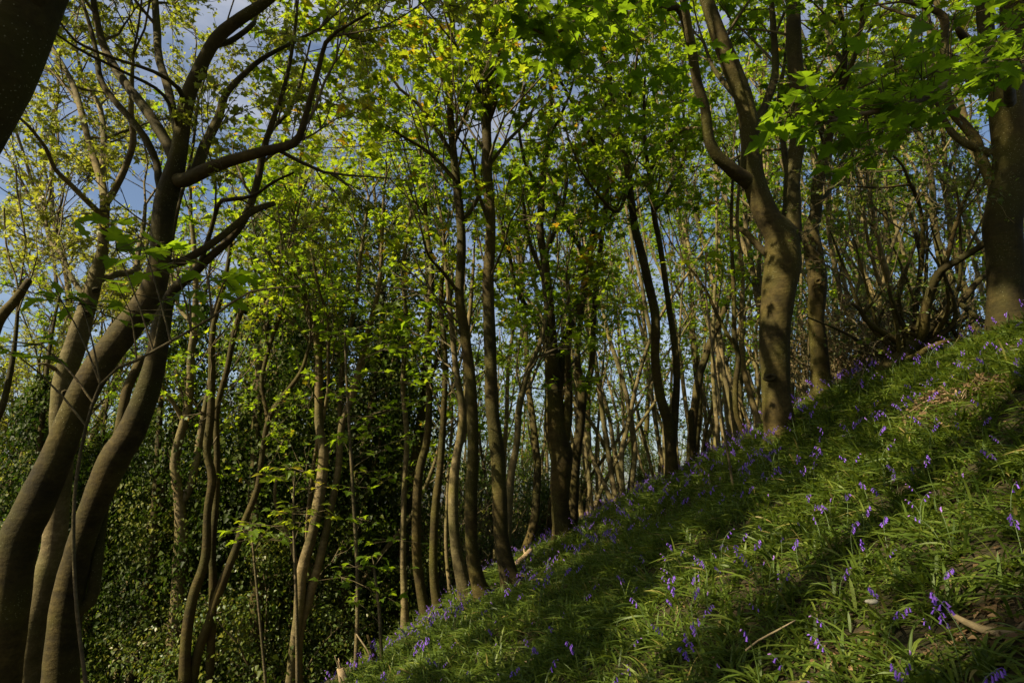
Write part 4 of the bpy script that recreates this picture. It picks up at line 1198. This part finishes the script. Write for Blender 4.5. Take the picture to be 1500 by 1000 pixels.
def bank_points(n, x0, x1, y0, y1, dmin, dmax, thin_edge=True):
    x = rng.uniform(x0, x1, n); y = rng.uniform(y0, y1, n)
    z = ground(x, y)
    u, v, d = project(np.stack([x, y, z], -1))
    ok = (d > dmin) & (d < dmax) & (u > -250) & (u < 1900) & (v < 1350)
    # the carpet thins out towards the shaded hollow
    edge = -2.6 + 0.35 * (y - 6) * (y > 6) * 0.5
    ok &= rng.random(n) < np.clip((x - edge + 1.2) / 1.6, 0.0, 1)
    for bx, by, br in BARE:
        dd = np.hypot(x - bx, y - by) / br
        ok &= ~((dd < 1) & (rng.random(n) < 0.7))
    return x[ok], y[ok], z[ok], d[ok]


def straps(mb, x, y, z, per, L, W, rows, fold):
    """strap leaves rising from bulbs and arching over"""
    n = len(x)
    bi = np.repeat(np.arange(n), per)
    m = len(bi)
    az = rng.uniform(0, 2 * np.pi, m)
    # blades lie over downhill a little more often
    az = np.where(rng.random(m) < 0.3, np.pi + rng.normal(size=m) * 0.8, az)
    el = np.radians(rng.uniform(28, 86, m))
    Ln = rng.uniform(L[0], L[1], m); Wd = rng.uniform(W[0], W[1], m)
    droop = rng.uniform(0.25, 1.15, m)
    s = np.linspace(0, 1, rows)
    twist = rng.normal(size=m) * 0.5
    out = np.stack([np.cos(az), np.sin(az)], 1)
    side = np.stack([-np.sin(az), np.cos(az)], 1)
    r_ = Ln[:, None] * (np.cos(el)[:, None] * s + 0.45 * droop[:, None] * s ** 2)
    h_ = Ln[:, None] * (np.sin(el)[:, None] * s - droop[:, None] * 0.62 * s ** 2.2)
    bx = x[bi] + rng.normal(size=m) * 0.02; by = y[bi] + rng.normal(size=m) * 0.02
    px = bx[:, None] + out[:, :1] * r_ + side[:, :1] * (twist * Ln)[:, None] * 0.25 * s ** 2
    py = by[:, None] + out[:, 1:] * r_ + side[:, 1:] * (twist * Ln)[:, None] * 0.25 * s ** 2
    gz = z[bi][:, None]
    slope = 0.5
    floor_ = gz + (px - x[bi][:, None]) * slope + 0.008
    pz = np.maximum(gz - 0.01 + h_, floor_ + 0.03 * np.sin(s * 3.1)[None] * rng.random(m)[:, None])
    wprof = np.interp(s, [0, 0.25, 0.6, 0.88, 1.0], [0.55, 0.95, 1.0, 0.6, 0.04])
    hw = 0.5 * Wd[:, None] * wprof
    tw = twist[:, None] * 1.3 * s
    sx = side[:, :1] * np.cos(tw) * hw; sy = side[:, 1:] * np.cos(tw) * hw; sz = np.sin(tw) * hw
    A = np.stack([px - sx, py - sy, pz - sz], -1); B = np.stack([px + sx, py + sy, pz + sz], -1)
    tint = np.clip(0.42 + rng.normal(size=m) * 0.2, 0, 0.92)
    tint[rng.random(m) < 0.02] = 1.0
    if fold:
        Mid = np.stack([px, py, pz - 0.22 * hw], -1)
        V = np.stack([A, Mid, B], 2)      # m, rows, 3, 3
        c = 3
    else:
        V = np.stack([A, B], 2); c = 2
    k = rows * c
    i, j, q = np.meshgrid(np.arange(m), np.arange(rows - 1), np.arange(c - 1), indexing='ij')
    b = i * k + j * c + q
    quads = np.stack([b, b + 1, b + c + 1, b + c], -1).reshape(-1, 4)
    mb.add(V.reshape(-1, 3), quads, None, 0, np.repeat(tint, k))


mb = MB()
x, y, z, d = bank_points(7500, -2.5, 6.5, 0.4, 5.5, 0.6, 4.6)
straps(mb, x, y, z, 9, (0.09, 0.25), (0.008, 0.017), 6, True)
x, y, z, d = bank_points(15000, -3.5, 9, 3.5, 9.5, 4.3, 9.0)
straps(mb, x, y, z, 7, (0.11, 0.27), (0.010, 0.018), 5, False)
x, y, z, d = bank_points(13000, -3.5, 14, 7, 17, 8.8, 15)
straps(mb, x, y, z, 5, (0.18, 0.38), (0.016, 0.028), 4, False)
x, y, z, d = bank_points(9000, -3, 20, 13, 30, 14.5, 28)
straps(mb, x, y, z, 5, (0.2, 0.42), (0.025, 0.04), 4, False)
tag(mb.build('grass', M['strap']), kind='stuff')

# low leaf litter showing through
mb = MB()
x, y, z, d = bank_points(9000, -3, 9, 0.4, 10, 0.6, 9.5)
for bx, by, br in BARE:
    k = int(1100 * br)
    a = rng.uniform(0, 6.28, k); rr_ = br * 1.1 * np.sqrt(rng.random(k))
    x = np.concatenate([x, bx + np.cos(a) * rr_]); y = np.concatenate([y, by + np.sin(a) * rr_])
z = ground(x, y) + 0.012
n = len(x)
leaves(mb, np.stack([x, y, z], 1), np.stack([np.full(n, -0.45), np.zeros(n), np.ones(n)], 1) + rng.normal(size=(n, 3)) * 0.35, rng.normal(size=(n, 3)), rng.uniform(0.018, 0.05, n), 'ovate', 0,
       np.clip(rng.normal(0.5, 0.25, n), 0, 1))
tag(mb.build('leaf_litter', M['litter']), kind='stuff')


# ------------------------------------------------------------------ bluebells
def bell(mb, p, axis, L, R, tint, sides=7):
    """narrow hanging bell with six curled-back tips"""
    a = unit(np.asarray(axis, float)); x = unit(np.cross(a, [0.3, 0.9, 0.1])); y = np.cross(a, x)
    prof = [(0.0, 0.25), (0.12, 0.75), (0.45, 0.95), (0.8, 1.0), (0.95, 1.25)]
    K = 6
    V = []
    for t, r in prof:
        for q in range(K):
            an = 2 * np.pi * q / K
            V.append(p + a * L * t + (math.cos(an) * x + math.sin(an) * y) * R * r)
    for q in range(K):
        an = 2 * np.pi * (q + 0.5) / K
        V.append(p + a * L * 0.86 + (math.cos(an) * x + math.sin(an) * y) * R * 2.0)
    quads = [[i * K + q, i * K + (q + 1) % K, (i + 1) * K + (q + 1) % K, (i + 1) * K + q] for i in range(len(prof) - 1) for q in range(K)]
    tri = [[(len(prof) - 1) * K + q, (len(prof) - 1) * K + (q + 1) % K, len(prof) * K + q] for q in range(K)]
    mb.add(V, quads, tri, 0, tint)


def bud(mb, p, axis, L, R, tint):
    a = unit(np.asarray(axis, float)); x = unit(np.cross(a, [0.3, 0.9, 0.1])); y = np.cross(a, x)
    K = 5
    V = [p + a * L * t + (math.cos(2 * np.pi * q / K) * x + math.sin(2 * np.pi * q / K) * y) * R * r for t, r in [(0, 0.3), (0.3, 1), (0.7, 0.9), (1, 0.1)] for q in range(K)]
    mb.add(V, [[i * K + q, i * K + (q + 1) % K, (i + 1) * K + (q + 1) % K, (i + 1) * K + q] for i in range(3) for q in range(K)], None, 0, tint)


def bluebell_parts(kind, seed):
    """returns stem MB and a list of flower MBs at the origin"""
    rg = np.random.default_rng(seed)
    H = rg.uniform(0.24, 0.36)
    bend = rg.uniform(0.03, 0.09)
    s = np.linspace(0, 1, 9)
    st = np.stack([bend * s ** 3 * 1.5, 0.01 * np.sin(s * 3 + seed), H * (s - 0.10 * s ** 5)], 1)
    mbs = MB()
    tube(mbs, st, np.linspace(0.0030, 0.0016, 9), 5, 0.02, seed)
    flowers = []
    n = {'full': int(rg.integers(6, 9)), 'few': int(rg.integers(3, 5)), 'bud': 5}[kind]
    for a in range(n):
        t = 1 - 0.30 * a / n if kind != 'bud' else 1 - 0.12 * a / n
        i = min(7, int(t * 8)); p = st[i] + (st[i + 1] - st[i]) * (t * 8 - i)
        f = MB()
        an = rg.normal() * 0.9
        o = np.array([math.cos(an), math.sin(an), 0])
        if kind == 'bud' or (a == 0 and rg.random() < 0.6):
            bud(f, p, o * 0.35 + np.array([0, 0, 0.8 if kind == 'bud' else -0.1]), 0.017, 0.0036, rg.uniform(0.7, 1.0))
        else:
            q = p + o * rg.uniform(0.010, 0.018) + np.array([0, 0, 0.004])
            tubes_batch(f, [np.array([p, p * 0.4 + q * 0.6 + [0, 0, 0.004], q])], [np.array([0.0012, 0.001, 0.001])], 4)
            bell(f, q, o * rg.uniform(0.25, 0.7) + np.array([0, 0, -1.0]), rg.uniform(0.018, 0.023), 0.0042, rg.uniform(0.15, 0.7))
        flowers.append(f)
    return mbs, flowers


BB = []
for k, (kind, lab, grp) in enumerate([('full', 'violet bluebell with a full drooping spike of bells among strap leaves', 'full bluebells on the bank'), ('full', None, None), ('full', None, None),
                                      ('few', 'violet bluebell carrying only a few hanging bells among strap leaves', 'sparse bluebells on the bank'), ('few', None, None), ('few', None, None),
                                      ('bud', 'bluebell spike still in upright lilac bud among strap leaves', 'budding bluebells on the bank')]):
    if lab is None:
        lab, grp = BB[-1][1], BB[-1][2]
    s_, fl = bluebell_parts(kind, 300 + k)
    root = thing('bluebell', lab, 'flower', (0, 0, 0), grp)
    kid(root, s_.build('stem', M['stem'], root))
    for f in fl:
        kid(root, f.build('bell' if kind != 'bud' else 'bud', M['petal'], root))
    small = MB()
    small.v, small.n = [], 0
    for src, mi in [(s_, 0)] + [(f, 1) for f in fl]:
        V = np.concatenate(src.v); 
        small.add(V, np.concatenate(src.q) if src.q else None, np.concatenate(src.t) if src.t else None, mi, np.concatenate(src.tint))
    BB.append((root, lab, grp, small))

x, y, z, d = bank_points(5200, -2.6, 9, 0.6, 9.5, 1.25, 9)
u, v, _ = project(np.stack([x, y, z + 0.3], -1))
dens = 0.26 + 0.30 * (nz(np.stack([x, y, x * 0], 1), 1.1, 77) > 0.1)
ok = (u > -20) & (u < 1540) & (v < 1080) & (rng.random(len(x)) < dens * 0.68)
x, y, z, d = x[ok], y[ok], z[ok], d[ok]
order = np.argsort(d)
singles, rest = order[:270], order[270:]
pick = lambda: int(rng.choice(7, p=[0.14, 0.14, 0.14, 0.15, 0.14, 0.14, 0.15]))
first_used = set()


def put_bluebell(px, py, pz, label=None, group=None, kind=None, sc_=None, rz=None):
    k = pick() if kind is None else kind
    root, lab, grp, _s = BB[k]
    rz = rng.uniform(0, 6.28) if rz is None else rz
    r = copy_tree(root, (px, py, pz - 0.01), rz, sc_ or rng.uniform(0.58, 0.95), label or lab, group or grp, (rng.normal() * 0.12, rng.normal() * 0.12))
    if label and 'group' in r and group is None:
        del r['group']
    return r


# the flowers that stand out in the photograph, each where it grows
for (pu, pv, pd, k, lab) in [
    (1290, 896, 2.45, 0, 'pale violet bluebell with three wide bells beside the pale stone'),
    (1256, 800, 3.1, 1, 'sunlit bluebell crowned by a rounded tuft of violet bells, mid-bank'),
    (1410, 985, 2.05, 2, 'very large dark violet bluebell just above the bottom edge, below the sticks'),
    (1188, 920, 2.55, 6, 'pale pinkish bluebell spike with cream bud tip above violet bells'),
    (1020, 920, 3.3, 3, 'lilac bluebell with two hooked bells on the shaded lower bank'),
    (612, 932, 6.4, 1, 'bright bluebell at the very foot of the lit patch nearest the hollow'),
    (806, 935, 4.9, 0, 'blue-violet bluebell standing alone in front of the dark band of shade'),
    (1102, 900, 2.7, 4, 'bluebell with a single kinked pale bell above dark blades'),
    (1305, 625, 5.2, 2, 'tallest bluebell on the upper bank, reaching above its neighbours by the bare patch'),
    (1385, 795, 2.9, 5, 'bluebell on a long bare arching stalk beside the earthy gap'),
]:
    p = P(pu, pv, pd)
    gz = g1(p[0], p[1])
    put_bluebell(p[0], p[1], gz, lab, None, k, max(0.75, min(1.35, (p[2] - gz) / 0.29)))
for a in singles:
    put_bluebell(x[a], y[a], z[a])
for root, *_ in BB:
    for c in list(root.children):
        bpy.data.objects.remove(c)
    bpy.data.objects.remove(root)
# the drift beyond: one mass
x2, y2, z2, d2 = bank_points(11000, -2, 17, 7, 24, 8.8, 24)
keep = rng.random(len(x2)) < 0.27
xs = np.concatenate([x[rest], x2[keep]]); ys = np.concatenate([y[rest], y2[keep]]); zs_ = np.concatenate([z[rest], z2[keep]])
mb = MB()
for a in range(len(xs)):
    sm = BB[pick()][3]
    an, s_ = rng.uniform(0, 6.28), rng.uniform(0.9, 1.3)
    c, s = math.cos(an) * s_, math.sin(an) * s_
    off = 0
    for vv, tt, qq, qm in zip(sm.v, sm.tint, sm.q, sm.qm):
        mb.add(np.stack([vv[:, 0] * c - vv[:, 1] * s + xs[a], vv[:, 0] * s + vv[:, 1] * c + ys[a], vv[:, 2] * s_ + zs_[a]], 1), qq - off, None, int(qm[0]), tt)
        off += len(vv)
tag(mb.build('bluebell_drift', [M['stem'], M['petal']]), kind='stuff')

# ------------------------------------------------------------------ sticks, stones, stumps
def stick(name, label, path, d, cat='branch', mat='dead', sides=9, seed=5, on_ground=True, stubs=0, parts='twig'):
    rg = np.random.default_rng(seed)
    pts, rad = [], []
    for e in path:
        de = e[3] if len(e) > 3 else d
        p = P(e[0], e[1], de); r = e[2] / 2 * de / FPX
        if on_ground:
            p[2] = max(p[2], g1(p[0], p[1]) + r * 0.6)
        pts.append(p); rad.append(r)
    base = pts[0].copy()
    root = thing(name, label, cat, base)
    pp, rr = resample(pts, rad, 0.05)
    mb = MB(); tube(mb, pp, rr, sides, 0.16, seed, wrinkle=0.05)
    kid(root, mb.build('stem', M[mat], root))
    for s in range(stubs):
        i = int(rg.integers(len(pp) // 3, len(pp) - 2))
        dd = unit(unit(pp[i + 1] - pp[i]) + rg.normal(size=3) * 0.6)
        q, r2 = resample([pp[i], pp[i] + dd * 0.12, pp[i] + dd * 0.22 + rg.normal(size=3) * 0.03], [rr[i] * 0.5, rr[i] * 0.4, rr[i] * 0.15], 0.04)
        mb = MB(); tube(mb, q, r2, 6, 0.1, seed + s)
        kid(root, mb.build(parts, M[mat], root))
    return root


stick('fallen_branch', 'thick pale fallen branch lying in the earthy gap by the edge of the grass', [(1395, 900, 8, 2.35), (1440, 922, 12, 2.25), (1490, 940, 13, 2.15), (1560, 968, 13, 2.05)], 2.2, stubs=2)
stick('fallen_branch', 'thin crooked brown twig lying through the blades below the pale stone', [(1092, 952, 3, 2.7), (1110, 938, 3, 2.72), (1140, 922, 2.5, 2.75), (1165, 908, 2, 2.8)], 2.7, sides=6, on_ground=False)
stick('fallen_branch', 'long bleached twig curving across the upper bank beyond the bare patch', [(1450, 590, 3, 4.6), (1475, 600, 3, 4.5), (1505, 610, 2.5, 4.4)], 4.5, sides=6, on_ground=False)
stick('fallen_branch', 'pale log end by the foot of the tallest trunk', [(752, 830, 8, 11.0), (766, 818, 9, 11.2), (778, 806, 8, 11.5)], 11, stubs=1)
stick('fallen_branch', 'wavy grey twig among bluebells at the bottom of the lit patch', [(762, 972, 3, 4.9), (778, 966, 3, 4.9), (790, 960, 2.5, 4.9), (795, 962, 2, 4.9)], 4.9, sides=6, on_ground=False)
stick('dead_stick', 'leaning dead stick propped beside the snag at the foot of the bank', [(553, 985, 3, 7.6), (540, 955, 3, 7.7), (522, 928, 2, 7.8)], 7.6, 'stick', sides=6, on_ground=False)


def stump(label, top, bot, w, d, mat, seed, broken=0.3):
    rg = np.random.default_rng(seed)
    a, b = P(bot[0], bot[1], d), P(top[0], top[1], d)
    pts, rad = to_ground([a, b], [w[0] / 2 * d / FPX, w[1] / 2 * d / FPX])
    base = pts[0].copy(); base[2] = g1(base[0], base[1])
    root = thing('tree_stump', label, 'stump', base)
    pp, rr = resample(pts, rad, 0.08)
    mb = MB()
    tube(mb, pp, rr, 12, 0.12, seed, base[2], cap=True, wrinkle=0.04)
    kid(root, mb.build('trunk', M[mat], root))
    e = unit(pp[-1] - pp[-2])
    for k in range(5):   # splintered rim
        an = rg.uniform(0, 6.28)
        o = np.array([math.cos(an), math.sin(an), 0]) * rr[-1] * 0.6
        q, r2 = resample([pp[-1] + o - e * 0.05, pp[-1] + o + e * broken * rg.uniform(0.2, 1.0) + o * 0.1], [rr[-1] * 0.4, 0.004], 0.05)
        mb = MB(); tube(mb, q, r2, 5, 0.1, seed + k)
        kid(root, mb.build('splinter', M[mat], root))
    return root


stump('tall cut-off brown stump standing beside the slender forked tree on the brow', (1012, 602), (1016, 672), (11, 9), 12.5, 'bark', 31, 0.08)
stump('pale splintered stump tip at the bottom edge below the ivy', (498, 978), (508, 1010), (14, 8), 7.0, 'dead', 32, 0.16)
stump('dark pointed snag in front of the ivy at the foot of the bank', (541, 938), (553, 975), (8, 4), 7.4, 'bark', 33, 0.12)


def stone(label, u, v, d, r, seed):
    rg = np.random.default_rng(seed)
    p = P(u, v, d); gz = g1(p[0], p[1])
    import bmesh
    bm = bmesh.new(); bmesh.ops.create_icosphere(bm, subdivisions=3, radius=1.0)
    V = np.array([q.co[:] for q in bm.verts]); T_ = [[w.index for w in f.verts] for f in bm.faces]; bm.free()
    f = 1 + 0.25 * nz(V, 1.6, seed) + 0.06 * nz(V, 5, seed + 1)
    V = V * f[:, None] * np.array([1.2, 0.9, 0.6]) * r
    mb = MB(); mb.add(V + np.array([p[0], p[1], max(gz + r * 0.2, p[2])]), None, T_)
    o = mb.build('stone', M['stone'], None, (p[0], p[1], gz))
    o.location = (p[0], p[1], gz)
    return tag(o, label, 'stone')


stone('pale rounded stone half buried among blades on the sunny bank', 1278, 881, 2.55, 0.019, 41)


# dead bracken litter in the bare patch
rg = np.random.default_rng(50)
p0 = P(1408, 602, 4.9); p0[2] = g1(p0[0], p0[1])
root = thing('dead_bracken', 'collapsed heap of brown dead bracken in the bare patch of the upper bank', 'fern', p0)
for a in range(14):
    an = rg.uniform(0, 6.28); L = rg.uniform(0.2, 0.42)
    s = np.linspace(0, 1, 7)
    q = p0 + np.stack([np.cos(an) * L * s, np.sin(an) * L * s, 0.12 * np.sin(s * 2.6) * rg.uniform(0.4, 1.2) + 0.02], 1) + rg.normal(size=(7, 3)) * 0.008
    q[:, 2] += (q[:, 0] - p0[0]) * 0.45
    mb = MB(); tube(mb, q, np.linspace(0.004, 0.0015, 7), 5, 0.05, a)
    pos = np.repeat(q[2:], 8, 0) + rg.normal(size=(40, 3)) * 0.02
    leaves(mb, pos, rg.normal(size=(40, 3)) + [0, 0, 1], rg.normal(size=(40, 3)), rg.uniform(0.02, 0.05, 40), 'ovate', 1, rg.uniform(0.2, 0.9, 40))
    kid(root, mb.build('frond', [M['dead'], M['litter']], root))

# ------------------------------------------------------------------ light, sky, camera
SUN_AZ, SUN_EL = math.radians(-126.0), math.radians(38.0)     # azimuth measured from +Y towards +X
sdir = np.array([math.sin(SUN_AZ) * math.cos(SUN_EL), math.cos(SUN_AZ) * math.cos(SUN_EL), math.sin(SUN_EL)])
sun = bpy.data.lights.new('sun', 'SUN')
sun.energy = 5.0; sun.angle = math.radians(0.5); sun.color = (1.0, 0.88, 0.62)
so = bpy.data.objects.new('sun', sun); C.objects.link(so)
from mathutils import Vector
so.rotation_euler = Vector(sdir).to_track_quat('Z', 'Y').to_euler()
so.location = tuple(sdir * 60)

w = bpy.data.worlds.new('World'); sc.world = w
w.use_nodes = True
nt = w.node_tree; nt.nodes.clear(); N = nt.nodes.new; L = nt.links.new
out = N('ShaderNodeOutputWorld'); bg = N('ShaderNodeBackground'); sky = N('ShaderNodeTexSky')
sky.sky_type = 'NISHITA'; sky.sun_disc = False; sky.sun_elevation = SUN_EL; sky.sun_rotation = SUN_AZ
sky.air_density = 1.0; sky.dust_density = 2.0; sky.ozone_density = 1.4
tc = N('ShaderNodeTexCoord')
mp = N('ShaderNodeMapping'); mp.inputs['Scale'].default_value = (1.0, 1.0, 3.5)
n = N('ShaderNodeTexNoise'); n.inputs['Scale'].default_value = 2.2; n.inputs['Detail'].default_value = 8; n.inputs['Roughness'].default_value = 0.6
L(tc.outputs['Generated'], mp.inputs['Vector']); L(mp.outputs[0], n.inputs['Vector'])
r = ramp(nt, [(0.47, (0, 0, 0)), (0.80, (0.5, 0.5, 0.5))])
L(n.outputs['Fac'], r.inputs[0])
mx = N('ShaderNodeMix'); mx.data_type = 'RGBA'
L(r.outputs[0], mx.inputs[0]); L(sky.outputs[0], mx.inputs[6]); mx.inputs[7].default_value = (8.2, 7.9, 7.6, 1)
L(mx.outputs[2], bg.inputs['Color']); bg.inputs['Strength'].default_value = 0.062
L(bg.outputs[0], out.inputs[0])

cam = bpy.data.cameras.new('camera')
cam.sensor_width = 36.0; cam.lens = FPX / 1500 * 36.0
cam.clip_start = 0.05; cam.clip_end = 5000
co = bpy.data.objects.new('camera', cam); C.objects.link(co)
co.location = (0, 0, EYE); co.rotation_euler = (math.pi / 2 + PITCH, 0, 0)
sc.camera = co

sc.view_settings.view_transform = 'Standard'
sc.view_settings.look = 'None'
sc.view_settings.exposure = 1.2
sc.view_settings.gamma = 1.0
sc.cycles.max_bounces = 7
sc.cycles.diffuse_bounces = 3
sc.cycles.glossy_bounces = 2
sc.cycles.transmission_bounces = 4
sc.cycles.caustics_reflective = False
sc.cycles.caustics_refractive = False
